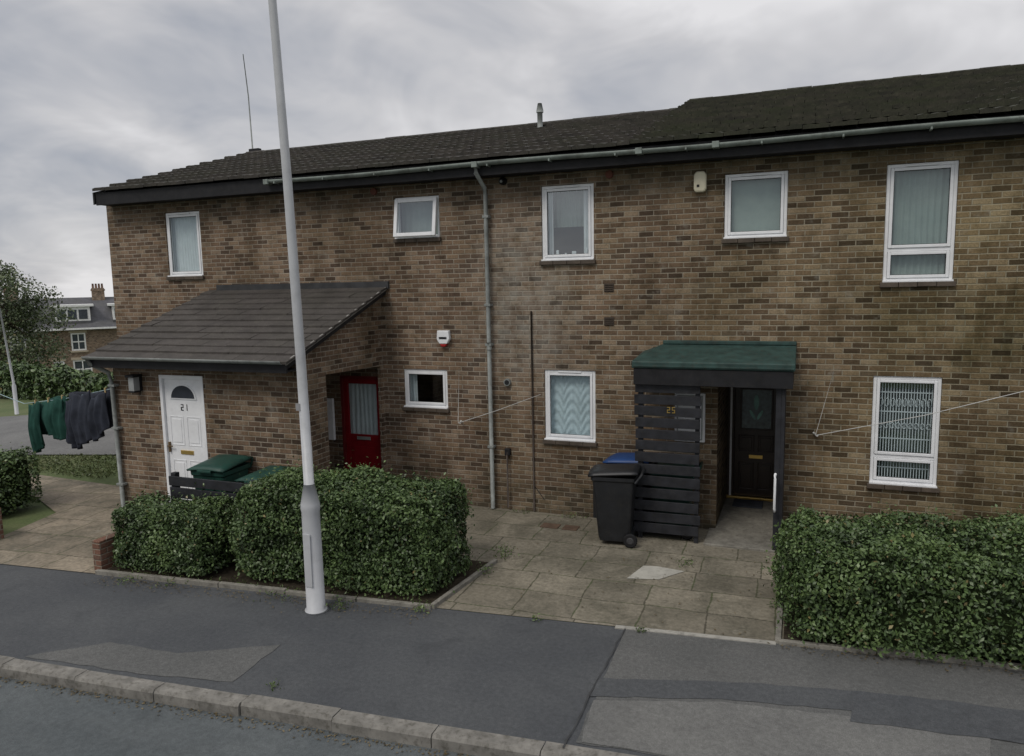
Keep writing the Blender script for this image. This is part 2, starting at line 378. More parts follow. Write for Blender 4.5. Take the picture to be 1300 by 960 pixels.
def room(name,w,dep=1.2):
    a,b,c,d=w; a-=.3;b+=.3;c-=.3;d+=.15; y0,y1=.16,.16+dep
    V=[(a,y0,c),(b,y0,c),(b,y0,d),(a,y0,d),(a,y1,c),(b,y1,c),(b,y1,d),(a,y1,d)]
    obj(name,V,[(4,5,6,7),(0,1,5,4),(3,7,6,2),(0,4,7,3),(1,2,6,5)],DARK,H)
def curtain(name,x0,x1,z0,z1,y,mat,folds=14,amp=.006,kind=0):
    nx,nz=folds*6,24; V=[];F=[]
    for j in range(nz+1):
        for i in range(nx+1):
            s=i/nx;t=j/nz; x=x0+(x1-x0)*s; z=z0+(z1-z0)*t
            if kind==0: d=amp*math.sin(s*folds*2*math.pi+.6*math.sin(t*3+s*9))*(1-.3*t)
            else:
                sw=abs(math.sin(s*math.pi*3)); d=.015*math.sin((t*7-sw*1.3)*2*math.pi)+.004*math.sin(s*60)
            V.append((x,y+d,z))
    for j in range(nz):
        for i in range(nx): F.append((j*(nx+1)+i,j*(nx+1)+i+1,(j+1)*(nx+1)+i+1,(j+1)*(nx+1)+i))
    return obj(name,V,F,mat,H,smooth=True)
def frame_boxes(a,b,c,d,w,y0,y1,extra=()):
    return [(a,a+w,y0,y1,c,d),(b-w,b,y0,y1,c,d),(a+w,b-w,y0,y1,c,c+w),(a+w,b-w,y0,y1,d-w,d)]+list(extra)
def window(key,trans=None,sash=None,glass=None):
    glass=glass or GLASS
    a,b,c,d=WIN[key]; g=.003; a+=g;b-=g;c+=g;d-=g; w=.038
    bl=frame_boxes(a,b,c,d,w,.018,.085)
    if trans: bl.append((a+w,b-w,.02,.083,trans-.02,trans+.02))
    boxes('window_frame_'+key,bl,UPVC,H,.004)
    segs=[(c+w,d-w)] if not trans else [(trans+.02,d-w),(c+w,trans-.02)]
    for n,(z0,z1) in enumerate(segs):
        if sash=='open': continue
        boxes('window_sash_%s_%d'%(key,n),frame_boxes(a+w+.002,b-w-.002,z0+.002,z1-.002,.034,.006,.06),UPVC,H,.005)
        pane('window_glass_%s_%d'%(key,n),a+w+.034,b-w-.034,.032,z0+.034,z1-.034,glass,H)
        boxes('window_gasket_%s_%d'%(key,n),frame_boxes(a+w+.036,b-w-.036,z0+.036,z1-.036,.005,.022,.029),RUBBER,H)
    boxes('window_sill_'+key,[(a-.03+i*(b-a+.06)/4+.002,a-.03+(i+1)*(b-a+.06)/4-.002,-.045,.015,c-.06+random.uniform(-.003,.003),c-.006) for i in range(4)],SILL,H,.006)
    boxes('window_sill_cill_'+key,[(a-.004,b+.004,-.035,.03,c-.006,c+.014)],UPVC,H,.003)
    room('room_'+key,WIN[key])
for k,t in (('a',None),('c',None),('d',None),('e',None),('f',3.50),('g',1.10),('h',None),('i',3.5),('j',1.1)): window(k,t,glass=GLASSD if k in 'hc' else GLASS)
window('b',sash='open')
a,b,c,d=WIN['b']; a+=.03;b-=.03;c+=.03;d-=.03
pv=empty('open_sash'); pv.parent=H; pv.location=(0,0.0,d); pv.rotation_euler=(math.radians(-9),0,0)
hh=d-c
boxes('sash_frame',frame_boxes(a-.01,b+.01,-hh-.02,0,.052,-.035,.01),UPVC,pv,.005)
pane('sash_glass',a+.040,b-.040,-.014,-hh+.030,-.050,GLASSD,pv)
for k in 'acdfe':
    a,b,c,d=WIN[k]; boxes('trickle_vent_'+k,[(a+.2,b-.2,-.004,.012,d-.036,d-.018)],UPVC,H,.003)
w=WIN['a']; curtain('curtain_a',w[0],w[1],w[2],w[3],.110,NET,13,.009)
w=WIN['c']; curtain('curtain_c',w[0],w[0]+.13,w[2],w[3],.12,NET,3,.010); curtain('curtain_c2',w[1]-.17,w[1],w[2],w[3],.12,NET,4,.010); curtain('curtain_c3',w[0]+.1,w[1]-.1,w[2]+.45,w[3],.24,BLIND,8,.010)
w=WIN['d']; curtain('curtain_d',w[0],w[1],w[2],w[3],.118,NETB,10,kind=1)
w=WIN['e']; curtain('blind_e',w[0],w[1],w[2]-.02,w[3],.11,BLIND,3,.002)
w=WIN['f']; curtain('curtain_f',w[0],w[1],w[2],w[3],.12,BLIND,11,.011)
w=WIN['b']; curtain('curtain_b',w[0],w[1],w[2],w[3],.20,BLIND,7,.008)
w=WIN['i']; curtain('curtain_i',w[0],w[1],w[2],w[3],.12,BLIND,13,.010)
w=WIN['j']; curtain('curtain_j',w[0],w[1],w[2],w[3],.12,NET,13,.010)
w=WIN['g']; bl=[]
for i in range(19):
    x=w[0]+.075+i*.0305; bl.append((x,x+.009,.088,.096,w[2]+.05,w[3]-.05))
for z in (.95,1.3,1.62,1.85): bl.append((w[0]+.07,w[1]-.07,.085,.0875,z,z+.012))
boxes('security_grille_g',bl,NET,H)
for i in range(9):
    cx=w[0]+.10+i*.063
    for q,(cz,rr) in enumerate(((1.735,.05),(1.46,.035))):
        tube('security_grille_scroll_%d_%d'%(q,i),[(cx+.022*math.cos(t),.080,cz+rr*math.sin(t)) for t in np.linspace(0,2*math.pi,11)],.005,NET,H,5,False)
curtain('curtain_g',w[0],w[1],w[2],w[3],.30,plain('dim_net',(.11,.135,.12),.9,.6,nscale=5),7,.02)
w=WIN['h']; curtain('curtain_h',w[0],w[0]+.16,w[2],w[3],.12,NET,3,.010)
boxes('sill_ornaments',[(-3.12,-3.08,.09,.11,3.5,3.64),(-2.9,-2.84,.09,.11,3.5,3.62),(-2.72,-2.68,.09,.11,3.5,3.66),(-3.0,-2.97,.09,.11,3.5,3.60)],NET,H,.008)

# roof
SL=(6.02-4.86)/(3.47+.30)
def rz(y): return 4.86+SL*(y+.30)
def tiles(name,x0,x1,y0,y1,zf,mat,parent,course=.27,tw=.285,lift=.034,th=.022,roll=.010,gap=.003):
    V=[];F=[]; sl=zf(1)-zf(0); L=math.sqrt(1+sl*sl); nc=int(round((y1-y0)*L/course)); dy=(y1-y0)/nc
    for i in range(nc):
        ya_=y0+i*dy; yb=ya_+dy*1.12; cj=random.uniform(-.004,.004)
        x=x0-(tw/2 if i%2 else 0)
        while x<x1:
            a=max(x,x0)+gap; b=min(x+tw,x1)-gap
            if b-a>.03:
                j=random.uniform(-.004,.006)+cj; jy=random.uniform(-.008,.008)
                n=len(V); z0=zf(ya_)+lift+j; z1=zf(yb)+.004+j*.3
                xsq=[a,a+(b-a)*.22,a+(b-a)*.5,a+(b-a)*.78,b]; pr=[0,roll,.0,roll,0]
                for (yy,zz) in ((ya_+jy,z0),(yb,z1)):
                    for xq,pq in zip(xsq,pr): V.append((xq,yy,zz+pq))
                for xq in xsq: V.append((xq,ya_+jy,z0-th-.012))
                V.append((a,yb,z1-th)); V.append((b,yb,z1-th))
                for q in range(4):
                    F.append((n+q,n+q+1,n+5+q+1,n+5+q)); F.append((n+10+q,n+11+q,n+q+1,n+q))
                F.append((n,n+5,n+15,n+10)); F.append((n+4,n+14,n+16,n+9))
            x+=tw
    return obj(name,V,F,mat,parent)
tiles('roof_tiles_left',-11.02,-2.02,-.36,3.47,rz,TILE,H,.36,.285,.055,.03,.012)
tiles('roof_tiles_right',-2.06,5.3,-.36,4.95,lambda y:rz(y)+.006,TILEM,H,.38,.285,.060,.03,.014)
obj('roof_back_left',[(-11.0,3.47,rz(3.47)),(-2.05,3.47,rz(3.47)),(-2.05,7.4,4.8),(-11.0,7.4,4.8)],[(0,1,2,3)],TILE,H)
obj('roof_back_right',[(-2.05,4.95,rz(4.95)),(5.3,4.95,rz(4.95)),(5.3,7.4,5.3),(-2.05,7.4,5.3)],[(0,1,2,3)],TILE,H)
obj('roof_deck',[(-10.98,-.3,rz(-.3)-.03),(5.2,-.3,rz(-.3)-.03),(5.2,3.4,rz(3.4)-.03),(-10.98,3.4,rz(3.4)-.03)],[(0,1,2,3)],BLACKP,H)
obj('roof_gable_infill',[(-2.04,3.2,rz(3.2)-.05),(-2.04,4.95,rz(4.95)),(-2.04,7.4,5.3),(-2.04,7.4,4.7)],[(0,1,2,3)],BR,H)
def ridge(name,x0,x1,y,z,mat):
    V=[];F=[];x=x0
    while x<x1:
        n=len(V); L=.42; j=random.uniform(-.006,.006)
        for xx in (x+.003,min(x+L,x1)-.003):
            for k in range(7):
                t=math.pi*k/6; V.append((xx,y-.11*math.cos(t),z+j-.02+.075*math.sin(t)))
        for k in range(6): F.append((n+k,n+k+1,n+k+8,n+k+7))
        F.append(tuple(range(n,n+7))); F.append(tuple(range(n+7,n+14))[::-1])
        x+=L
    obj(name,V,F,mat,H)
ridge('ridge_left',-11.0,-2.05,3.47,rz(3.47)-.005,TILE); ridge('ridge_right',-2.06,5.2,4.95,rz(4.95)+.0,TILEM)
box('fascia',-11.02,5.25,-.30,-.275,4.63,4.83,BLACKP,H,.003)
box('soffit',-11.02,5.25,-.275,.0,4.64,4.665,BLACKP,H)
prism('barge_board',[(-.32,4.64),(-.32,4.84),(3.47,rz(3.47)-.03),(3.47,rz(3.47)-.2)],'x',-11.06,-11.025,BLACKP,H)
V=[];F=[]
xsg=np.linspace(-7.45,5.3,60)
for x in xsg:
    sag=.010*math.sin(x*1.3)
    for k in range(9):
        t=math.pi+math.pi*k/8; V.append((x,-.362+.052*math.cos(t),4.79+sag+.052*math.sin(t)))
for i in range(59):
    for k in range(8): F.append((i*9+k,i*9+k+1,(i+1)*9+k+1,(i+1)*9+k))
o=obj('gutter',V,F,GUTG,H,smooth=True); o.modifiers.new('s','SOLIDIFY').thickness=.006
boxes('gutter_brackets',[(x,x+.02,-.42,-.30,4.73,4.76) for x in np.arange(-7.3,5.2,.85)]+[(x-.04,x+.04,-.425,-.30,4.728,4.80) for x in (-7.44,-4.07,-1.9,-1.0,2.2)],GUTG,H,.004)
tube('downpipe',[(-4.07,-.362,4.75),(-4.07,-.362,4.66),(-4.07,-.09,4.50),(-4.066,-.07,4.4),(-4.06,-.07,.02)],.030,GUT,H)
boxes('downpipe_clips',[(-4.11,-4.02,-.105,0,z,z+.035) for z in (.9,2.35,2.9,4.1)],GUT,H,.004)
tube('downpipe_collar',[(-4.062,-.07,2.3),(-4.062,-.07,2.4)],.038,GUT,H)
BPIPE=plain('brown_pipe',(.055,.042,.034),.6)
tube('wall_cable_pipe',[(-3.45,-.02,2.83),(-3.45,-.02,.02)],.012,BPIPE,H,8)
tube('wall_cable',[(-3.46,-.012,2.2),(-3.46,-.012,.4),(-3.3,-.012,.2)],.005,BLACKP,H,6)
tube('waste_pipe',[(-3.83,.0,.84),(-3.83,-.05,.84),(-3.83,-.06,.05)],.016,BPIPE,H,8)
boxes('wall_small_box',[(-3.87,-3.79,-.06,0,.80,.9)],BLACKP,H,.01)
VENT=plain('terracotta_vent',(.055,.042,.032),.8,.2); VENTR=plain('red_vent',(.13,.05,.035),.8,.2)
def vent(nm,x,z,m): boxes(nm,[(x-.065,x+.065,-.012,.0,z-.055,z+.055)]+[(x-.055,x+.055,-.02,-.012,z-.045+i*.025,z-.035+i*.025) for i in range(4)],m,H,.003)
vent('air_vent_1',-2.37,3.13,VENT); vent('air_vent_2',-2.37,2.69,VENT)
for i,x in enumerate((-5.85,-2.36)): tube('wall_plug_%d'%i,[(x,.0,4.57),(x,-.03,4.57)],[.055,.05],VENTR,H,12)
tube('round_vent',[(-3.82,.02,1.84),(-3.82,-.04,1.84)],[.055,.05],GUT,H,16); tube('round_vent_hole',[(-3.82,-.035,1.84),(-3.82,-.045,1.84)],.034,DARK,H,16)
tube('security_camera',[(-3.82,.0,4.58),(-3.82,-.05,4.58),(-3.82,-.10,4.57)],[.05,.055,.03],BLACKP,H,14); tube('security_camera_lens',[(-3.82,-.09,4.57),(-3.82,-.105,4.568)],.018,GUT,H,10)
prism('alarm_box',[(-4.87,2.56),(-4.69,2.56),(-4.68,2.44),(-4.72,2.37),(-4.84,2.37),(-4.88,2.44)],'y',-.07,0,UPVC,H,.01)
prism('alarm_box_red_base',[(-4.835,2.368),(-4.725,2.368),(-4.75,2.33),(-4.81,2.33)],'y',-.065,0,plain('red_plastic',(.35,.02,.02),.4),H,.006)
boxes('alarm_box_label',[(-4.84,-4.72,-.074,-.07,2.44,2.47)],BLACKP,H)
prism('wall_alarm_cream',[(-1.27,4.27),(-1.29,4.31),(-1.29,4.48),(-1.26,4.52),(-1.17,4.52),(-1.14,4.48),(-1.14,4.31),(-1.16,4.27)],'y',-.09,0,plain('cream_plastic',(.58,.54,.41),.45,.1),H,.02)
boxes('wall_alarm_slot',[(-1.25,-1.22,-.094,-.09,4.33,4.36)],BLACKP,H)
zb=rz(2.7)
tube('soil_vent_pipe',[(-4.22,2.7,zb-.05),(-4.22,2.7,zb+.30)],.045,GUT,H,14); tube('soil_vent_cowl',[(-4.22,2.7,zb+.27),(-4.22,2.7,zb+.30),(-4.22,2.7,zb+.42)],[.06,.06,.035],GUT,H,14)
tube('aerial_mast',[(-10.9,3.5,5.95),(-10.93,3.5,7.2),(-11.0,3.5,8.05)],[.016,.012,.008],GUT,H,8)
boxes('aerial_bracket',[(-10.98,-10.72,3.46,3.56,6.06,6.13)],BLACKP,H,.01)

# ---- porch of number 21
PS=(3.19-2.33)/2.36
def pz(y): return 2.33+PS*(y+2.36)
XF=-2.05
wall('porch_front_wall',-8.90,-5.795,-.05,pz(XF)-.05,XF,[(-8.07,-7.31,.30,2.08)],.08,BR,H)
prism('porch_side_wall_front',[(XF+.004,-.05),(-1.47,-.05),(-1.47,pz(-1.47)-.04),(XF+.004,pz(XF)-.05)],'x',-5.90,-5.800,BR,H)
prism('porch_side_wall_lintel',[(-1.468,2.07),(-.002,2.03),(-.002,pz(0)-.04),(-1.468,pz(-1.468)-.04)],'x',-5.90,-5.802,BR,H)
prism('porch_side_wall_jamb',[(-.10,-.05),(-.002,-.05),(-.002,2.028),(-.10,2.03)],'x',-5.86,-5.804,BR,H)
prism('porch_left_wall',[(XF+.004,-.05),(-.002,-.05),(-.002,pz(0)-.06),(XF+.004,pz(XF)-.06)],'x',-8.895,-8.80,BR,H)
box('alcove_inner_wall',-7.1,-7.0,-1.5,-.002,0,2.10,BR,H); box('alcove_front_wall',-7.0,-5.902,-1.57,-1.47,0,2.10,BR,H)
box('alcove_ceiling',-7.0,-5.902,-1.47,-.002,2.10,2.14,plain('white_ceiling',(.5,.5,.48),.8),H)
box('alcove_white_box',-6.93,-6.72,-.05,-.001,.85,1.5,UPVC,H,.005)
tiles('porch_roof_tiles',-9.02,-5.68,-2.40,-.02,pz,TILEP,H,.205,.42,.026,.02,.0,.0015)
obj('porch_roof_deck',[(-8.98,-2.36,pz(-2.36)-.02),(-5.72,-2.36,pz(-2.36)-.02),(-5.72,0,pz(0)-.02),(-8.98,0,pz(0)-.02)],[(0,1,2,3)],BLACKP,H)
prism('porch_verge_board',[(-2.37,pz(-2.37)-.035),(-2.37,pz(-2.37)+.012),(-.002,pz(0)+.012),(-.002,pz(0)-.035)],'x',-5.72,-5.700,plain('grey_verge',(.24,.23,.215),.8,.2,dirt=.4),H)
prism('porch_verge_under',[(-2.35,pz(-2.35)-.10),(-2.35,pz(-2.35)-.037),(-.002,pz(0)-.037),(-.002,pz(0)-.10)],'x',-5.80,-5.722,BLACKP,H)
prism('porch_verge_left',[(-2.35,pz(-2.35)-.12),(-2.35,pz(-2.35)-.022),(0,pz(0)-.022),(0,pz(0)-.12)],'x',-9.0,-8.9,BLACKP,H)
box('porch_fascia',-8.98,-5.73,-2.345,-2.32,2.19,2.325,BLACKP,H,.003)
box('porch_soffit',-8.96,-5.74,-2.32,-2.052,2.20,2.22,BLACKP,H)
LEAD=plain('lead_flashing',(.035,.036,.038),.7,.3,dirt=.3)
box('porch_flashing',-8.85,-5.66,-.035,-.0015,3.17,3.275,LEAD,H,.004)
V=[];F=[]
for x in (-9.0,-5.75):
    for k in range(9):
        t=math.pi+math.pi*k/8; V.append((x,-2.395+.045*math.cos(t),2.345+.045*math.sin(t)))
for k in range(8): F.append((k,k+1,k+10,k+9))
o=obj('porch_gutter',V,F,GUT,H,smooth=True); o.modifiers.new('s','SOLIDIFY').thickness=.006
tube('porch_downpipe',[(-8.96,-2.39,2.32),(-8.95,-2.36,2.24),(-8.90,-2.13,2.10),(-8.88,-2.10,1.95),(-8.86,-2.10,.02)],.030,GUT,H)
boxes('porch_pipe_clips',[(-8.92,-8.80,-2.14,-2.052,z,z+.03) for z in (.5,1.3,1.9)],GUT,H,.004)
WD=(-8.07,-7.31,.30,2.08)
a,b,c,d=WD
boxes('white_door_frame',[(a+.002,a+.05,XF-.005,XF+.07,c,d-.002),(b-.05,b-.002,XF-.005,XF+.07,c,d-.002),(a+.05,b-.05,XF-.005,XF+.07,d-.055,d-.002)],UPVC,H,.004)
mx=(a+b)/2
boxes('white_door_leaf',[(a+.052,b-.052,XF+.03,XF+.07,c+.02,d-.058)],UPVC,H,.004)
pan=[]
for (px0,px1,pz0,pz1) in ((a+.12,mx-.03,c+.16,c+.62),(mx+.03,b-.12,c+.16,c+.62),(a+.12,mx-.03,c+.82,c+1.22),(mx+.03,b-.12,c+.82,c+1.22)):
    pan+=frame_boxes(px0,px1,pz0,pz1,.012,XF+.024,XF+.031)
    pan.append((px0+.04,px1-.04,XF+.024,XF+.031,pz0+.04,pz1-.04))
boxes('white_door_panels',pan,UPVC,H,.005)
prism('white_door_fanlight_rim',[(mx+.225*math.cos(t),1.755+.205*math.sin(t)) for t in np.linspace(0,math.pi,17)],'y',XF+.016,XF+.031,UPVC,H)
prism('white_door_fanlight',[(mx+.2*math.cos(t),1.77+.17*math.sin(t)) for t in np.linspace(0,math.pi,17)],'y',XF+.012,XF+.02,plain('dark_glass',(.03,.035,.045),.08,.2,.6),H)
boxes('white_door_letterbox',[(mx-.11,mx+.11,XF+.018,XF+.031,c+.70,c+.755)],GOLD,H,.004)
boxes('white_door_handle',[(a+.075,a+.10,XF+.0,XF+.031,c+.72,c+.86),(a+.08,a+.17,XF-.02,XF-.005,c+.80,c+.815)],plain('bronze',(.12,.08,.04),.4),H,.004)
boxes('white_door_step',[(a-.08,b+.08,XF-.34,XF-.002,-.02,.27)],CONC,H,.01)
def digits(s,x,y,z,h,mat,parent,name):
    segs={'1':'bc','2':'abged','5':'afgcd'}; w=h*.5;t=h*.13; bl=[]
    for i,ch in enumerate(s):
        X=x+i*(w+t*2.2)
        P={'a':(X,X+w,z+h-t,z+h),'g':(X,X+w,z+h/2-t/2,z+h/2+t/2),'d':(X,X+w,z,z+t),'f':(X,X+t,z+h/2,z+h),'b':(X+w-t,X+w,z+h/2,z+h),'e':(X,X+t,z,z+h/2),'c':(X+w-t,X+w,z,z+h/2)}
        for n_,q in enumerate(segs[ch]):
            p=P[q]; bl.append((p[0],p[1],y-.004-.0007*n_,y,p[2],p[3]))
    boxes(name,bl,mat,parent)
digits('21',mx-.055,XF+.03,1.60,.085,BLACKP,H,'white_door_number')
lx=-8.42
boxes('wall_lantern',[(lx-.05,lx+.05,XF-.03,XF-.001,1.85,2.08),(lx-.075,lx+.075,XF-.17,XF-.03,2.05,2.08),(lx-.055,lx+.055,XF-.15,XF-.04,1.84,1.86)],BLACKP,H,.004)
boxes('wall_lantern_glass',[(lx-.048,lx+.048,XF-.143,XF-.045,1.862,2.048)],plain('lantern_glass',(.28,.29,.29),.2,.1,.5),H,.003)
a,b,c,d=RD
REDP=plain('red_paint',(.20,.006,.012),.38,.15,.4)
boxes('red_door_frame',[(a+.002,a+.045,.0,.07,c,d-.002),(b-.045,b-.002,.0,.07,c,d-.002),(a+.045,b-.045,.0,.07,d-.05,d-.002)],plain('dark_red_frame',(.13,.012,.014),.5),H,.004)
boxes('red_door_leaf',frame_boxes(a+.047,b-.047,c+.01,d-.053,.07,.03,.07,[(a+.117,b-.117,.031,.069,.85,.95),(a+.117,b-.117,.035,.065,c+.08,.85)]),REDP,H,.005)
boxes('red_door_lower_panel',[(a+.18,b-.18,.024,.036,c+.15,.76)],REDP,H,.008)
pane('red_door_glass',a+.115,b-.115,.05,.95,d-.12,GLASS,H); curtain('red_door_net',a+.1,b-.1,.93,d-.1,.078,NET,7,.008)
boxes('red_door_letterbox',[(a+.25,b-.25,.02,.031,.87,.92)],GUT,H,.003)
room('red_door_room',RD,.6)
boxes('red_door_step',[(a-.1,b+.04,-.25,-.001,-.02,.055)],CONC,H,.006)

# ---- number 25 recess + canopy
rx0,rx1,ry=-.97,-.20,1.42
box('recess_left_wall',rx0-.1,rx0,.101,ry,0,2.08,BR,H); box('recess_right_wall',rx1,rx1+.1,.101,ry,0,2.08,plain('recess_render',(.16,.15,.14),.8),H)
box('recess_ceiling',rx0,rx1,.101,ry,2.09,2.12,plain('recess_ceiling',(.5,.5,.48),.8),H)
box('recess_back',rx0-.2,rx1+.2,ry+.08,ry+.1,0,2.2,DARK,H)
box('recess_floor',rx0,rx1,-.02,ry+.08,-.02,.045,CONC,H)
BRN=plain('dark_brown_door',(.032,.020,.015),.35,.25,.45)
a,b,c,d=-.925,-.235,.06,1.76
boxes('brown_door_frame',[(rx0,a+.05,ry,ry+.06,.045,1.80),(b-.04,rx1,ry,ry+.06,.045,1.80),(a+.05,b-.04,ry,ry+.06,d-.04,1.80),(rx0,rx1,ry-.003,ry+.06,1.802,2.09)],plain('dark_frame',(.045,.032,.026),.4),H,.004)
boxes('brown_door_side_strip',[(a-.01,a+.018,ry-.012,ry-.001,.05,1.78)],UPVC,H)
boxes('brown_door_leaf',[(a+.052,b-.042,ry+.02,ry+.06,c+.02,d-.042)],BRN,H,.004)
m_=(a+b)/2; pan=[]
for (p0,p1,q0,q1) in ((a+.11,m_-.02,c+.12,c+.52),(m_+.03,b-.10,c+.12,c+.52),(a+.11,m_-.02,c+.68,c+.92),(m_+.03,b-.10,c+.68,c+.92)):
    pan+=frame_boxes(p0,p1,q0,q1,.016,ry+.006,ry+.021); pan.append((p0+.035,p1-.035,ry+.009,ry+.021,q0+.035,q1-.035))
pan+=frame_boxes(a+.13,b-.12,c+1.0,d-.10,.022,ry+.0,ry+.021)
boxes('brown_door_panels',pan,BRN,H,.005)
box('brown_door_glass',a+.152,b-.142,ry+.010,ry+.016,c+1.022,d-.122,plain('door_leaded_glass',(.08,.12,.12),.1,.5,.6,nscale=18),H)
LG=plain('leaded_leaf_glass',(.25,.50,.44),.2,.3)
def leafpoly(cx,cz,rx,rzz,rot):
    return [(cx+rx*math.cos(t)*math.cos(rot)-rzz*math.sin(t)*math.sin(rot),cz+rx*math.cos(t)*math.sin(rot)+rzz*math.sin(t)*math.cos(rot)) for t in np.linspace(0,2*math.pi,12,endpoint=False)]
prism('brown_door_glass_leaf_1',leafpoly(m_,1.46,.035,.11,0),'y',ry+.004,ry+.009,LG,H)
prism('brown_door_glass_leaf_2',leafpoly(m_-.05,1.28,.022,.08,.5),'y',ry+.004,ry+.009,LG,H)
prism('brown_door_glass_leaf_3',leafpoly(m_+.05,1.28,.022,.08,-.5),'y',ry+.004,ry+.009,LG,H)
boxes('brown_door_letterbox',[(m_-.09,m_+.10,ry+.008,ry+.0195,c+.58,c+.63)],GOLD,H,.003)
boxes('brown_door_threshold',[(rx0,rx1,ry-.06,ry+.02,.045,.075)],GOLD,H,.003)
box('door_mat',-.85,-.45,.95,1.3,.046,.062,plain('mat',(.05,.055,.07),.95,.4),H,.004)
boxes('meter_box',[(-1.50,-1.12,-.05,-.001,1.15,1.78)],UPVC,H,.006)
boxes('meter_box_frame',frame_boxes(-1.47,-1.15,1.18,1.75,.012,-.056,-.05),GUT,H)
CP=empty('door_canopy')
V=[(-1.66,-.004,2.40),(-.06,-.004,2.40),(-.06,-.70,2.245),(-1.92,-.70,2.245),(-1.92,-.70,2.16),(-.06,-.70,2.16),(-1.92,-.004,2.30),(-.06,-.004,2.16),(-1.92,-.004,2.16)]
obj('canopy_roof',V,[(0,3,2,1),(0,6,3),(3,4,5,2),(2,5,7,1),(6,8,4,3),(4,8,7,5)],GREENR,CP,bevel=.012)
boxes('canopy_roof_upstand',[(-1.66,-.06,-.03,-.001,2.40,2.45)],GREENR,CP,.01)
boxes('canopy_roof_drip',[(-1.9,-.07,-.712,-.702,2.18,2.20)],GREENR,CP,.003)
boxes('canopy_fascia',[(-1.90,-.08,-.685,-.66,1.96,2.155)],BLACKP,CP,.004)
boxes('canopy_side_fascia',[(-1.90,-1.875,-.658,0,1.97,2.155),(-.105,-.08,-.658,0,1.97,2.155)],BLACKP,CP,.004)
boxes('canopy_soffit',[(-1.87,-.11,-.655,-.01,2.12,2.14)],BLACKP,CP)
boxes('canopy_post',[(-1.86,-1.80,-.60,-.55,.0,2.12),(-1.17,-1.12,-.60,-.55,0,2.12),(-.26,-.20,-.62,-.55,0,2.12)],SLATP,CP,.004)
boxes('canopy_side_panel',[(-.20,-.16,-.62,-.0,0.0,2.12)],SLATP,CP,.003)
V=[];F=[];z=.09
while z<1.90:
    h=.120+random.uniform(-.006,.006); x0=-1.895+random.uniform(-.018,.012); x1=-1.105+random.uniform(-.02,.012); t0,t1=random.uniform(-.007,.007),random.uniform(-.007,.007)
    n=len(V); boxvf((x0,x1,-.625-random.uniform(0,.004),-.602,z,z+h),V,F)
    for i in range(n,n+8): vx,vy,vz=V[i]; V[i]=(vx,vy,vz+(t0 if vx<-1.5 else t1))
    z+=h+.028+random.uniform(-.004,.004)
obj('canopy_slats',V,F,SLATP,CP,bevel=.004)
digits('25',-1.50,-.6305,1.615,.075,GOLD,CP,'house_number')
gx=-.245
tube('grab_rail',[(gx,-.63,.95),(gx,-.72,.95),(gx-.0,-.73,.92),(gx,-.73,.56),(gx,-.72,.53),(gx,-.63,.53)],.015,UPVC,CP,10)
boxes('canopy_floor_slab',[(-1.05,-.20,-.64,-.022,-.02,.030)],CONC,CP,.006)
WR=plain('airer_wire',(.5,.5,.48),.5)
A=empty('wall_airer'); tube('airer_line',[(-4.55,-.04,2.02),(-4.53,-.16,1.25)],.0025,WR,A,6); tube('airer_arm',[(-4.53,-.16,1.25),(-3.9,-.22,1.47),(-3.30,-.1,1.70)],.0045,WR,A,6); tube('airer_hook',[(-4.56,0,1.25),(-4.5,-.16,1.25)],.012,WR,A,8)
A=empty('wall_airer'); tube('airer_line',[(.36,-.04,2.10),(.18,-.16,1.34)],.0025,WR,A,6); tube('airer_arm',[(.18,-.16,1.34),(1.3,-.3,1.66),(2.3,-.25,1.98),(3.0,0,2.2)],.0045,WR,A,6); tube('airer_hook',[(.16,0,1.34),(.2,-.17,1.34)],.012,WR,A,8)

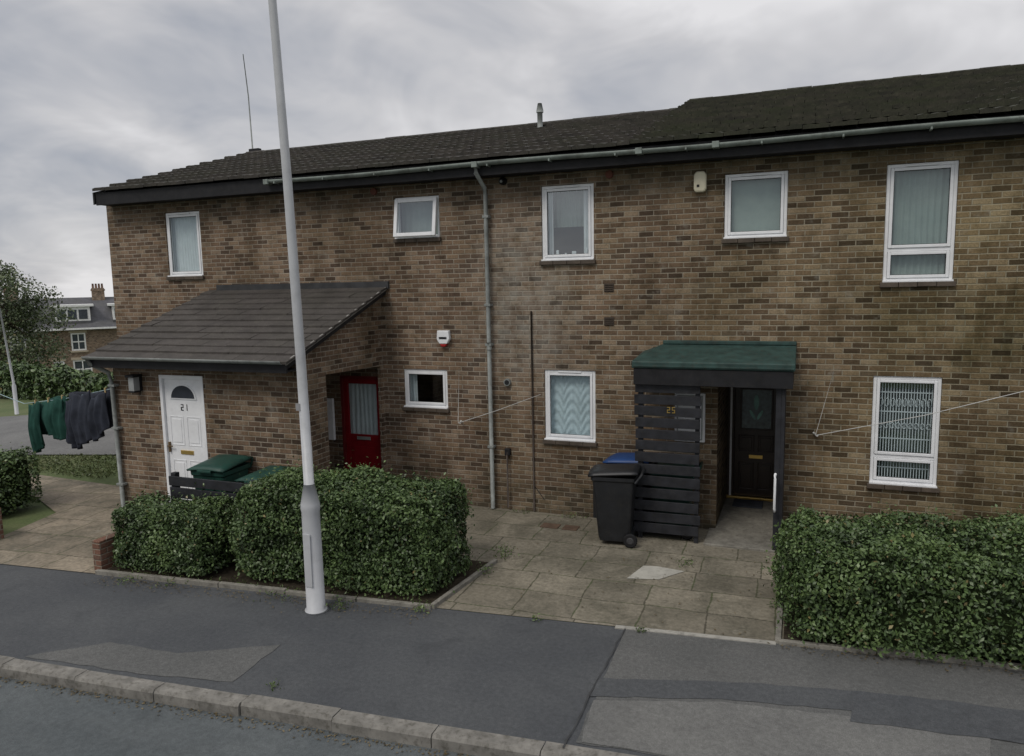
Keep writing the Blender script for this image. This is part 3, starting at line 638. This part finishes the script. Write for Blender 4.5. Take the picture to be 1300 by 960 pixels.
# ------------------------------------------------------------------ wheelie bins
HUB=plain('hub_grey',(.05,.05,.052),.5)
def bin_(loc,rz_,col,lidcol,hs=1.0):
    E=empty('wheelie_bin',loc,rz_)
    lv=[(0.05,.19,-.17,.19),(.10,.195,-.185,.20),(.80,.235,-.25,.25),(.815,.25,-.265,.265),(.86,.25,-.268,.268)]
    V=[];F=[]
    for z,w,y0,y1 in lv:
        r=.03
        for (cx,cy,sx,sy) in ((-w,y0,1,1),(w,y0,-1,1),(w,y1,-1,-1),(-w,y1,1,-1)):
            pts=[(cx,cy+sy*r),(cx+sx*r*.3,cy+sy*r*.3),(cx+sx*r,cy)]
            if sx*sy<0: pts=pts[::-1]
            V+=[(p[0],p[1],z*hs) for p in pts]
    n=12
    for i in range(len(lv)-1):
        for k in range(n): F.append((i*n+k,i*n+(k+1)%n,(i+1)*n+(k+1)%n,(i+1)*n+k))
    F.append(tuple(range(n))[::-1])
    obj('body',V,F,col,E,bevel=.004)
    V=[];F=[];nx,ny=8,8
    for j in range(ny+1):
        for i in range(nx+1):
            s=i/nx;t=j/ny;x=-.265+.53*s;y=-.30+.60*t
            e=min(s,1-s,t,1-t); z=.880+.028*min(1,e*6)+.045*t+.012*math.sin(math.pi*s)
            V.append((x,y,z*hs))
    for j in range(ny):
        for i in range(nx): F.append((j*(nx+1)+i,j*(nx+1)+i+1,(j+1)*(nx+1)+i+1,(j+1)*(nx+1)+i))
    o=obj('lid',V,F,lidcol,E,smooth=True); s_=o.modifiers.new('s','SOLIDIFY'); s_.thickness=.022; s_.offset=-1
    boxes('front_lip',[(-.10,.10,-.315,-.29,.855*hs,.882*hs)],lidcol,E,.006)
    tube('handle',[(-.23,.27,.80*hs),(-.23,.34,.90*hs),(.23,.34,.90*hs),(.23,.27,.80*hs)],.016,col,E,8)
    boxes('front_ribs',[(x-.006,x+.006,-.262,-.19,.3*hs,.78*hs) for x in (-.08,.08)],col,E)
    boxes('axle_housing',[(-.17,.17,.16,.23,.06,.15)],col,E,.01)
    for sx in (-1,1):
        tube('wheel_%d'%(1 if sx<0 else 2),[(sx*.205,.21,.085),(sx*.215,.21,.085),(sx*.245,.21,.085),(sx*.25,.21,.085)],[.075,.085,.085,.075],RUBBER,E,20)
        tube('hub_%d'%(1 if sx<0 else 2),[(sx*.25,.21,.085),(sx*.256,.21,.085)],[.045,.035],HUB,E,14)
    return E
BB=plain('black_bin_plastic',(.013,.014,.016),.45,.25,.4,dirt=.2); BG=plain('green_bin_plastic',(.012,.050,.038),.5,.2,.35,dirt=.3); BLU=plain('blue_bin_lid',(.012,.045,.15),.45,.15,.4)
bin_((-2.10,-.80,.008),math.radians(-84),BB,BB,1.0)
bin_((-2.02,-.25,.008),math.radians(-95),BB,BLU,1.03)
bin_((-1.48,-.28,.008),math.radians(-88),BG,BG,.98)
bin_((-6.78,-2.40,.008),math.radians(4),BG,BG,1.14)
bin_((-6.05,-2.38,.008),math.radians(-4),BG,BG,1.03)

# ------------------------------------------------------------------ foliage
def leaves(name,pts,nrm,size,cols,parent,mat=None,asp=.55,spread=.9):
    mat=mat or LEAF
    n=len(pts); d=nrm+rng.normal(size=(n,3))*spread; d/=np.linalg.norm(d,axis=1)[:,None]
    a=rng.normal(size=(n,3)); u=np.cross(d,a); u/=np.linalg.norm(u,axis=1)[:,None]; w=np.cross(d,u)
    s=size*rng.uniform(.6,1.3,size=(n,1))
    V=np.empty((n,4,3)); V[:,0]=pts-u*s*.5; V[:,1]=pts+w*s*asp*.5+d*s*.08; V[:,2]=pts+u*s*.5-d*s*.1; V[:,3]=pts-w*s*asp*.5+d*s*.08
    me=bpy.data.meshes.new(name); me.vertices.add(n*4); me.vertices.foreach_set('co',V.reshape(-1))
    me.loops.add(n*4); me.loops.foreach_set('vertex_index',np.arange(n*4)); me.polygons.add(n); me.polygons.foreach_set('loop_start',np.arange(n)*4)
    try: me.polygons.foreach_set('loop_total',np.full(n,4))
    except Exception: pass
    me.update(calc_edges=True); me.validate()
    ca=me.color_attributes.new('Col','FLOAT_COLOR','POINT'); c=np.ones((n,4,4)); c[:,:,:3]=cols[:,None,:]; ca.data.foreach_set('color',c.reshape(-1))
    me.materials.append(mat); o=bpy.data.objects.new(name,me); COL.objects.link(o)
    if parent: o.parent=parent
    return o
def lump(P,seed,sc=1.0):
    r=np.random.default_rng(seed); o=np.zeros(len(P))
    for k in range(9):
        fr=r.uniform(1.5,7,size=3)*sc; ph=r.uniform(0,6.28,3); o+=np.sin(P[:,0]*fr[0]+ph[0]+1.3*np.sin(P[:,2]*fr[2]))*np.sin(P[:,1]*fr[1]+ph[1])*np.sin(P[:,2]*fr[2]+ph[2])/ (1+k*.25)
    return o
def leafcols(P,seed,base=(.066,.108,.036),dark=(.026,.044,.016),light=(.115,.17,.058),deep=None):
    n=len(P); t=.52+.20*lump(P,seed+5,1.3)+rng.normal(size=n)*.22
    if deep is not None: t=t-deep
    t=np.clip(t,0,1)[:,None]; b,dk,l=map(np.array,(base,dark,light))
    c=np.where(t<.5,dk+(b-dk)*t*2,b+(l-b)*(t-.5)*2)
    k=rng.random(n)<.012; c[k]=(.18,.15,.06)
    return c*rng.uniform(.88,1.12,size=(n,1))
STEM=plain('stem',(.05,.035,.025),.9)
def hedge(name,cx,cy,ang,sx,sy,h,n,seed,size=.038,z0=.06,amp=.055,zb=0):
    E=empty(name)
    A=[2*sx*h,2*sx*h*.5,2*sy*h,2*sy*h,4*sx*sy*1.3]; pr=np.array(A)/sum(A); f_=rng.choice(5,size=n,p=pr)
    u=rng.uniform(-1,1,n);v=rng.uniform(0,1,n); P=np.zeros((n,3));N=np.zeros((n,3))
    for k in range(5):
        m_=f_==k
        if k<2: P[m_]=np.stack([u[m_]*sx,np.full(m_.sum(),(-1,1)[k]*sy),z0+v[m_]*(h-z0)],1); N[m_]=(0,(-1,1)[k],0)
        elif k<4: P[m_]=np.stack([np.full(m_.sum(),(-1,1)[k-2]*sx),u[m_]*sy,z0+v[m_]*(h-z0)],1); N[m_]=((-1,1)[k-2],0,0)
        else: P[m_]=np.stack([u[m_]*sx,(v[m_]*2-1)*sy,np.full(m_.sum(),h)],1); N[m_]=(0,0,1)
    q=np.abs(P[:,0]/sx)**7+np.abs(P[:,1]/sy)**5+np.clip((P[:,2]-h*.4)/(h*.6),0,1)**6
    P[:,:2]/=np.maximum(1,q)[:,None]**.10; P[:,2]=h*.4+(P[:,2]-h*.4)/np.maximum(1,q)**.10
    L=lump(P,seed); L2=lump(P,seed+77,2.6)
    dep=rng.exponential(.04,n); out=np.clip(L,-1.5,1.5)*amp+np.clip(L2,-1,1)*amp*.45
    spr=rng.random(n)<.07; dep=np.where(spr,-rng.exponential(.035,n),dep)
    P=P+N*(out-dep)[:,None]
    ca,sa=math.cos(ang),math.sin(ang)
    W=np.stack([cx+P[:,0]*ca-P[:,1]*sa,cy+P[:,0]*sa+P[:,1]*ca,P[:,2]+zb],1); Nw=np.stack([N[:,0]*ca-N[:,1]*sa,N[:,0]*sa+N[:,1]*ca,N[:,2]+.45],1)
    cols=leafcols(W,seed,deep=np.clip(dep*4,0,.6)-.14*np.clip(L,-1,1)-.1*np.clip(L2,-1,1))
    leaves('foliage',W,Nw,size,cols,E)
    bm=bmesh.new(); bmesh.ops.create_cube(bm,size=2); bmesh.ops.subdivide_edges(bm,edges=bm.edges,cuts=7,use_grid_fill=True)
    for vv in bm.verts:
        p=np.array([[vv.co.x*sx,vv.co.y*sy,z0+.02+(vv.co.z+1)/2*(h-z0)]])
        qq=abs(p[0,0]/sx)**7+abs(p[0,1]/sy)**5+max(0,(p[0,2]-h*.4)/(h*.6))**6; k=max(1,qq)**-.12
        l=float(lump(p,seed)[0])
        ins=.10-max(-1.5,min(1.5,l))*amp*.8
        x=p[0,0]*k*.98-np.sign(p[0,0])*ins*(abs(vv.co.x)>.9); y=p[0,1]*k*.98-np.sign(p[0,1])*ins*(abs(vv.co.y)>.9); z=p[0,2]*k-ins*(vv.co.z>.9)
        vv.co=(cx+x*ca-y*sa,cy+x*sa+y*ca,z+zb)
    me=bpy.data.meshes.new('core'); bm.to_mesh(me); bm.free(); me.materials.append(CORE); o=bpy.data.objects.new('core',me); COL.objects.link(o); o.parent=E
    for i in range(int(min(sx,2.1)*8)):
        x=random.uniform(-sx*.9,sx*.9); y=random.uniform(-sy*.8,sy*.5); X=cx+x*ca-y*sa; Y=cy+x*sa+y*ca
        tube('stem_%d'%i,[(X,Y,zb),(X+random.uniform(-.05,.05),Y+random.uniform(-.05,.05),zb+.3)],[.012,.007],STEM,E,5)
    return E
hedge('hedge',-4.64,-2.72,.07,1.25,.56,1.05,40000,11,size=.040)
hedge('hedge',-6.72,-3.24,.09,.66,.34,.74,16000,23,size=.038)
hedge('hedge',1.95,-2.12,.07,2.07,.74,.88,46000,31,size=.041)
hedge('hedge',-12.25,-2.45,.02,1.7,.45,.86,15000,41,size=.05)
hedge('hedge',-24.5,8.5,-.28,6.6,.6,1.15,9000,55,size=.15,zb=-.62,amp=.12)
hedge('hedge',-40,14.0,-.3,9.0,.9,1.1,7000,57,size=.2,zb=hgt(-40)-.1,amp=.2)

sheet('soil',[(-7.42,-3.66),(-3.40,-3.24),(-3.30,-2.0),(-5.4,-2.0),(-5.9,-2.75),(-7.4,-2.85)],.013,SOIL)
sheet('soil',[(-.08,-2.90),(4.6,-2.42),(4.6,-1.3),(-.08,-1.3)],.013,SOIL)
def edging(name,pts,w=.05,h=.045,mat=None):
    mat=mat or CONC
    V=[];F=[]
    for (a,b) in zip(pts[:-1],pts[1:]):
        A_=Vector(a);B_=Vector(b);d=(B_-A_);L=d.length;d.normalize();nn=Vector((-d.y,d.x))*w/2; k=max(1,int(L/.75))
        for i in range(k):
            p=A_+d*(L*i/k+.003);q=A_+d*(L*(i+1)/k-.003); j=random.uniform(-.012,.010); n=len(V); s=nn.normalized()*random.uniform(-.008,.008)
            for zz in (-.03,h+j):
                for c_ in (p+nn+s,p-nn+s,q-nn+s,q+nn+s): V.append((c_.x,c_.y,zz))
            F+=[(n,n+1,n+5,n+4),(n+1,n+2,n+6,n+5),(n+2,n+3,n+7,n+6),(n+3,n,n+4,n+7),(n+4,n+5,n+6,n+7)]
    return obj(name,V,F,mat,None,bevel=.006)
edging('path_edging',[(-7.45,-3.72),(-3.37,-3.30),(-3.24,-1.95)])
edging('path_edging',[(-.12,-1.0),(-.12,-2.95),(4.6,-2.47)])
box('garden_wall',-7.56,-7.44,-3.66,-2.8,-.02,.36,BRR,None,.006)
box('garden_wall',-6.42,-5.75,-2.86,-2.76,-.02,.66,BRR,None,.006)
box('garden_wall',-13.5,-9.72,-3.35,-3.22,-.02,.42,BRR,None,.008)
FE=empty('timber_fence')
boxes('boards',[(-7.12,-5.85,-2.90,-2.875,.70,.83),(-7.13,-5.84,-2.90,-2.875,.85,.965)],SLATP,FE,.005)
boxes('boards_lower',[(-7.10,-6.45,-2.90,-2.875,.12+i*.145,.25+i*.145) for i in range(4)],SLATP,FE,.005)
boxes('posts',[(-7.12,-7.05,-2.873,-2.80,0,1.0),(-5.93,-5.86,-2.873,-2.80,.66,.99)],SLATP,FE,.005)

def tuft(x,y,r,n,h): return np.stack([x+rng.normal(size=n)*r,y+rng.normal(size=n)*r,.01+rng.random(n)*h],1)
WP=[tuft(x,y,r,n,h) for (x,y,r,n,h) in ((-4.22,-3.62,.05,90,.10),(-3.42,-3.40,.04,60,.07),(-3.20,-2.3,.05,60,.08),(-3.2,-1.8,.07,140,.14),(-1.14,-1.35,.05,60,.07),(1.08,-2.68,.05,90,.16),(.62,-2.7,.04,30,.06),(-.16,-2.2,.03,50,.06),
  (-2.3,-3.22,.03,30,.04),(-1.3,-3.12,.03,35,.04),(-3.6,-.08,.07,40,.04),(-2.8,-.05,.09,60,.05),(-6.4,-3.70,.06,50,.05),(-3.9,-5.03,.04,30,.03),(-6.9,-3.78,.08,60,.05),(-5.0,-3.55,.1,60,.04))]
for x in np.arange(-7.2,-3.4,.11): WP.append(tuft(x,-3.62+.1025*(x+7.2)+rng.normal()*.04,.03,9,.05))
for x in np.arange(.0,3.2,.10): WP.append(tuft(x,-2.86+.105*x+rng.normal()*.03,.03,9,.06))
WP=np.concatenate(WP); leaves('weeds',WP,np.tile([0,0,.6],(len(WP),1)),.035,leafcols(WP,3,(.08,.12,.035),(.035,.05,.018),(.15,.21,.075)),None,asp=.35,spread=1.0)
n=500; lx_=rng.uniform(-7.3,-3.3,n); ly=-3.42+.105*(lx_+3.3)-np.abs(rng.normal(size=n))*.12+.05
LP=np.stack([lx_,ly,np.full(n,.018)],1); n=300; l2=rng.uniform(-.1,3,n); LP2=np.stack([l2,BY(l2)-np.abs(rng.normal(size=n))*.08,np.full(n,.018)],1)
n=220; LP3=np.stack([rng.uniform(-3.2,-.2,n),rng.uniform(-3.0,-.1,n),np.full(n,.016)],1)
n=900; l4=rng.uniform(-8,1,n); LP4=np.stack([l4,KY(l4)-.05-np.abs(rng.normal(size=n))*.05,np.full(n,-.092)],1)
LP=np.concatenate([LP,LP2,LP3,LP4]); n=len(LP)
leaves('leaf_litter',LP,np.tile([0,0,4.0],(n,1)),.024,rng.uniform(.4,1.2,(n,1))*np.array([.13,.10,.05]),None,spread=.5)
n=22000; gx=rng.uniform(-22,-9.2,n); gy=rng.uniform(-.9,1.6,n)
nearl=3.2+(gx+5)*.30
ok=(gy<nearl-.1)&(gy>-.6+(-.03)*(gx+11)); ok&=~((gx>-11.2)&(gy<0.0))
P=np.stack([gx,gy,np.array([hgt(q) for q in gx])+rng.random(n)*.05],1)[ok]
leaves('grass_tufts',P,np.stack([rng.normal(size=len(P)),rng.normal(size=len(P)),np.zeros(len(P))],1),.07,leafcols(P,9,(.085,.11,.042),(.045,.06,.024),(.15,.16,.08)),None,asp=.22,spread=.3)

# ------------------------------------------------------------------ street lamps
LPST=empty('street_lamp')
bx,by=-4.45,-3.71
tube('base_column',[(bx,by,0),(bx,by,.02),(bx,by,.03),(bx-.003,by,1.02),(bx-.003,by,1.06),(bx-.003,by,1.10),(bx-.004,by,1.30)],[.110,.110,.092,.088,.095,.092,.052],LAMPP,LPST,28)
tube('shaft',[(bx-.004,by,1.28),(bx-.02,by,2.5),(bx-.06,by,4.2),(bx-.12,by,5.9),(bx-.16,by,7.2)],[.050,.047,.042,.037,.033],LAMPP,LPST,24)
boxes('access_door',[(bx-.042,bx+.042,by-.096,by-.088,.28,.82)],LAMPP,LPST,.003)
tube('bracket',[(bx-.16,by,7.15),(bx-.17,by-.3,7.35),(bx-.17,by-.8,7.45)],[.034,.032,.03],LAMPP,LPST,12)
boxes('lamp_head',[(bx-.28,bx-.06,by-1.35,by-.75,7.38,7.52)],LAMPP,LPST,.04)
boxes('number_sticker',[(bx-.070,bx-.020,by-.052,by-.0465,2.03,2.10)],plain('sticker_dark',(.25,.25,.26),.5),LPST)
tube('pavement_collar',[(bx,by,.0),(bx,by,.012)],[.16,.13],ASP_D,LPST,20)
def small_lamp(x,y,h,r):
    E=empty('street_lamp'); z=hgt(x)
    tube('post',[(x,y,z),(x,y,z+.8),(x,y,z+.85),(x-.25,y,z+h)],[r*1.6,r*1.6,r,r*.7],LAMPP,E,10)
    tube('arm',[(x-.25,y,z+h-.02),(x-.35,y-.15,z+h+.06)],[r*.7,r*.6],LAMPP,E,8); boxes('head',[(x-.47,x-.27,y-.5,y-.12,z+h+.02,z+h+.12)],LAMPP,E,.02)
small_lamp(-20.3,4.39,2.95,.032); small_lamp(-41.5,20.6,2.6,.06)

# ------------------------------------------------------------------ washing line & clothes
WL=empty('washing_line')
LA=Vector((-8.93,-2.06,1.86)); LB=Vector((-11.97,-1.2,1.39)); LC=Vector((-15.5,-.25,1.75))
tube('rope',[LA,LA.lerp(LB,.5)-Vector((0,0,.03)),LB,LB.lerp(LC,.5)-Vector((0,0,.02)),LC],.006,plain('rope_blue',(.3,.4,.42),.7),WL,6)
tube('post',[(-15.5,-.25,0),(-15.5,-.25,1.8)],.03,LAMPP,WL,10)
PEG=plain('peg',(.4,.3,.15),.6)
def cloth(name,t0,t1,lobes,mat,seed):
    E=empty(name); r=np.random.default_rng(seed); d=(LB-LA); nn=Vector((-d.y,d.x,0)).normalized(); V=[];F=[]
    for (s0,s1,l0,l1,td,fo) in lobes:
        nx,nz=26,22; ph=r.uniform(0,6,4); base=len(V)
        for j in range(nz+1):
            for i in range(nx+1):
                s=i/nx;t=j/nz; e=math.sin(math.pi*min(1,max(0,s)))**.35
                narrow=1-.16*t+ .05*math.sin(5*t+ph[3])
                sc=.5+(s-.5)*narrow; ss=s0+(s1-s0)*sc
                q=LA.lerp(LB,t0+(t1-t0)*ss); L=(l0+(l1-l0)*s)*(.90+.10*e)
                drop=td+L*t+.03*math.sin(s*math.pi*2+ph[0])*(1-t)
                off=fo+(.035*math.sin(s*13+ph[1]+2.2*t)+.02*math.sin(s*29+ph[2]-1.5*t))*min(1,.25+t*1.6)+.05*e*math.sin(math.pi*min(1,t*1.1))
                V.append(q-Vector((0,0,drop))+nn*off)
        for j in range(nz):
            for i in range(nx): k=base+j*(nx+1)+i; F.append((k,k+1,k+nx+2,k+nx+1))
    o=obj('cloth',V,F,mat,E,smooth=True); m_=o.modifiers.new('s','SOLIDIFY'); m_.thickness=.012
    for s in (.12,.5,.88):
        q=LA.lerp(LB,t0+(t1-t0)*s); boxes('peg',[(q.x-.012,q.x+.012,q.y-.015,q.y+.015,q.z-.05,q.z+.03)],PEG,E)
cloth('green_sweater',.47,.90,[(0,1,.58,.56,0,.0),(.02,.34,.66,.60,.02,.07),(.60,.92,.72,.84,.03,.08)],plain('green_cloth',(.020,.060,.048),.95,.3,.1),1)
cloth('dark_jacket',.01,.45,[(0,1,.60,.66,-.02,.0),(.0,.38,.50,.70,.06,.09),(.30,.75,.72,.76,.0,.12),(.66,1.0,.80,.70,.05,.06)],plain('dark_cloth',(.030,.034,.046),.9,.35,.15),4)

# ------------------------------------------------------------------ distant trees
BARK=plain('bark',(.07,.055,.04),.95,.3)
def tree(name,x,y,h,r,n,seed,cz):
    E=empty(name); z=hgt(x)
    tube('trunk',[(x,y,z-.2),(x+.1,y,z+h*.3),(x-.1,y+.1,z+h*.62),(x,y,z+h*.9)],[.26,.19,.12,.03],BARK,E,9)
    r_=np.random.default_rng(seed); cl=[]
    for i in range(40):
        th=r_.uniform(0,6.28); ph=r_.uniform(-.8,1); rr=r*r_.uniform(.25,.92)
        c=np.array([x+rr*math.cos(th)*math.sqrt(1-ph*ph*.8),y+rr*math.sin(th)*math.sqrt(1-ph*ph*.8),cz+ph*r*.95]); cl.append((c,r*r_.uniform(.20,.38)))
        st=Vector((x,y,z+h*r_.uniform(.25,.7))); e=Vector(c); mid=st.lerp(e,.5)+Vector((0,0,.15))
        tube('limb_%d'%i,[st,mid,e],[.07,.045,.015],BARK,E,5)
    P=[];N=[]
    for c,cr in cl:
        k=n//40; v=r_.normal(size=(k,3)); v/=np.linalg.norm(v,axis=1)[:,None]; q=c+v*cr*(r_.random((k,1))**.45)*np.array([1.15,1.15,.8]); P.append(q);N.append(v)
    P=np.concatenate(P);N=np.concatenate(N)
    leaves('crown',P,N,.18,leafcols(P*.6,seed,(.085,.112,.052),(.045,.062,.03),(.14,.17,.085)),E,spread=1.0)
tree('tree',-42.4,18.9,6.2,3.5,20000,3,1.15)
tree('tree',-52,18.0,6.5,3.0,8000,8,hgt(-52)+4.4)

# ------------------------------------------------------------------ distant terrace
T=empty('terraced_house')
dirn=Vector((57,-45,0)).normalized(); along=Vector((-dirn.y,dirn.x,0))
if along.dot(R2)<0: along=-along
org=Vector((-61.3,30.3,-4.8))
T.matrix_world=Matrix(((along.x,-dirn.x,0,org.x),(along.y,-dirn.y,0,org.y),(0,0,1,org.z),(0,0,0,1)))
SLATE=tile_mat('slate',(.07,.07,.078),(.11,.11,.12),(.08,.08,.07),.4); TB=brick_mat('terrace_brick',False,h=.075,L=.22)
TW=plain('terrace_white',(.75,.75,.74),.5); TG=plain('terrace_glass',(.06,.07,.085),.1,.3,.6)
U=4.3; NU=5; EW=5.0; RD_=7.5; RZ=7.45
hol=[]
for i in range(NU):
    o_=i*U; hol+= [(o_+1.9,o_+3.0,3.1,4.6),(o_+.5,o_+1.3,.1,2.3),(o_+1.9,o_+3.3,.7,2.3)]
wall('terrace_front',0,NU*U,0,EW,0,hol,.12,TB,T)
boxes('terrace_glass',[(a,b,.14,.16,c,d) for a,b,c,d in hol],TG,T)
fr=[]
for a,b,c,d in hol: fr+=frame_boxes(a+.005,b-.005,c+.005,d-.005,.12,.03,.12,[((a+b)/2-.04,(a+b)/2+.04,.035,.11,c+.12,d-.12),(a+.12,b-.12,.04,.105,(c+d)/2-.05,(c+d)/2+.05)])
boxes('terrace_window_frames',fr,TW,T); boxes('terrace_sills',[(a-.12,b+.12,-.08,-.004,c-.14,c-.004) for a,b,c,d in hol]+[(a-.12,b+.12,-.03,-.004,d+.004,d+.22) for a,b,c,d in hol],plain('sandstone',(.40,.34,.26),.8),T)
prism('terrace_gable',[(0,0),(RD_,0),(RD_,EW),(RD_/2,RZ),(0,EW)],'x',-.0,-.25,TB,T); prism('terrace_gable_2',[(0,0),(RD_,0),(RD_,EW),(RD_/2,RZ),(0,EW)],'x',NU*U,NU*U+.25,TB,T)
obj('terrace_roof',[(-.3,-.3,EW-.05),(NU*U+.3,-.3,EW-.05),(NU*U+.3,RD_/2,RZ+.1),(-.3,RD_/2,RZ+.1),(-.3,RD_+.3,EW-.05),(NU*U+.3,RD_+.3,EW-.05)],[(0,1,2,3),(3,2,5,4)],SLATE,T)
boxes('terrace_gutter',[(-.3,NU*U+.3,-.42,-.3,EW-.12,EW+.02)],TW,T)
for i in range(NU):
    o_=i*U+.9
    boxes('dormer_%d'%i,[(o_,o_+2.6,.35,3.0,5.3,6.8)],TW,T); boxes('dormer_roof_%d'%i,[(o_-.3,o_+2.9,.2,3.1,6.8,6.98)],TW,T)
    boxes('dormer_glass_%d'%i,[(o_+.15+j*.8,o_+.80+j*.8,.32,.345,5.75,6.55) for j in range(3)],TG,T)
    boxes('dormer_cheek_%d'%i,[(o_-.01,o_+2.61,.34,3.0,5.3,5.6)],SLATE,T)
for x_ in (2.1,8.6,17.2):
    boxes('chimney',[(x_-.5,x_+.5,3.3,4.2,6.9,8.35),(x_-.56,x_+.56,3.24,4.26,8.1,8.25)],TB,T)
    for j in range(4): tube('chimney_pot_%d'%j,[(x_-.36+j*.24,3.75,8.3),(x_-.36+j*.24,3.75,8.75)],[.10,.08],BRR,T,8)
tube('tv_aerial',[(2.1,3.7,8.3),(2.1,3.7,9.5)],.03,GUT,T,6); boxes('tv_aerial_rod',[(1.5,2.7,3.68,3.72,9.35,9.38)],GUT,T)

# ------------------------------------------------------------------ sky and sun
W=bpy.data.worlds.new('World'); S.world=W; W.use_nodes=True; nt=W.node_tree; N_=nt.nodes; bg=N_['Background']
SE,SR=math.radians(50),math.radians(200)
sky=N_.new('ShaderNodeTexSky'); sky.sky_type='NISHITA'; sky.sun_disc=False; sky.sun_elevation=SE; sky.sun_rotation=SR
tc=N_.new('ShaderNodeTexCoord'); sp=N_.new('ShaderNodeSeparateXYZ'); nt.links.new(tc.outputs['Generated'],sp.inputs[0])
def wm(op,a,b=None):
    x=N_.new('ShaderNodeMath'); x.operation=op
    for i,v in enumerate((a,b)):
        if v is None: continue
        if isinstance(v,(int,float)): x.inputs[i].default_value=v
        else: nt.links.new(v,x.inputs[i])
    return x.outputs[0]
zc=wm('ADD',wm('MAXIMUM',sp.outputs[2],0.0),.30)
cb=N_.new('ShaderNodeCombineXYZ'); nt.links.new(wm('DIVIDE',sp.outputs[0],zc),cb.inputs[0]); nt.links.new(wm('DIVIDE',sp.outputs[1],zc),cb.inputs[1]); cb.inputs[2].default_value=3.7
def wnoise(sc,det,ro_,off=0,dist=.3):
    mp=N_.new('ShaderNodeMapping'); nt.links.new(cb.outputs[0],mp.inputs[0]); mp.inputs['Location'].default_value=(off,off*.7,0)
    x=N_.new('ShaderNodeTexNoise'); nt.links.new(mp.outputs[0],x.inputs[0]); x.inputs['Scale'].default_value=sc; x.inputs['Detail'].default_value=det; x.inputs['Roughness'].default_value=ro_; x.inputs['Distortion'].default_value=dist
    return x.outputs['Fac']
def wramp(f_,st):
    x=N_.new('ShaderNodeValToRGB'); nt.links.new(f_,x.inputs[0])
    while len(x.color_ramp.elements)<len(st): x.color_ramp.elements.new(.5)
    for e,(p,c) in zip(x.color_ramp.elements,st): e.position=p; e.color=(*c,1)
    return x.outputs[0]
n1=wnoise(1.0,5,.52,6.1,.5); n2=wnoise(2.8,4,.6,4.3,.5)
comb=wm('ADD',wm('MULTIPLY',n1,.72),wm('MULTIPLY',n2,.28))
cl=wramp(comb,[(.36,(.34,.365,.42)),(.44,(.46,.47,.505)),(.52,(.60,.595,.61)),(.62,(.80,.79,.80))])
def wmix(fa,a,b):
    x=N_.new('ShaderNodeMix'); x.data_type='RGBA'
    x.inputs[0].default_value=fa; nt.links.new(a,x.inputs[6]); nt.links.new(b,x.inputs[7])
    return x.outputs[2]
br=wm('ADD',10.0,wm('MULTIPLY',wm('MAXIMUM',wm('SUBTRACT',sp.outputs[2],.40),0.0),18.0))
vm=N_.new('ShaderNodeVectorMath'); vm.operation='SCALE'; nt.links.new(cl,vm.inputs[0]); nt.links.new(br,vm.inputs['Scale'])
fin=wmix(.94,sky.outputs[0],vm.outputs[0])
nt.links.new(fin,bg.inputs[0]); bg.inputs[1].default_value=.10
sd=bpy.data.lights.new('sun','SUN'); sd.energy=1.4; sd.angle=math.radians(20); sd.color=(1,.94,.85)
so=bpy.data.objects.new('sun',sd); COL.objects.link(so)
dv=Vector((math.sin(SR)*math.cos(SE),math.cos(SR)*math.cos(SE),math.sin(SE)))
so.rotation_euler=dv.to_track_quat('Z','Y').to_euler()
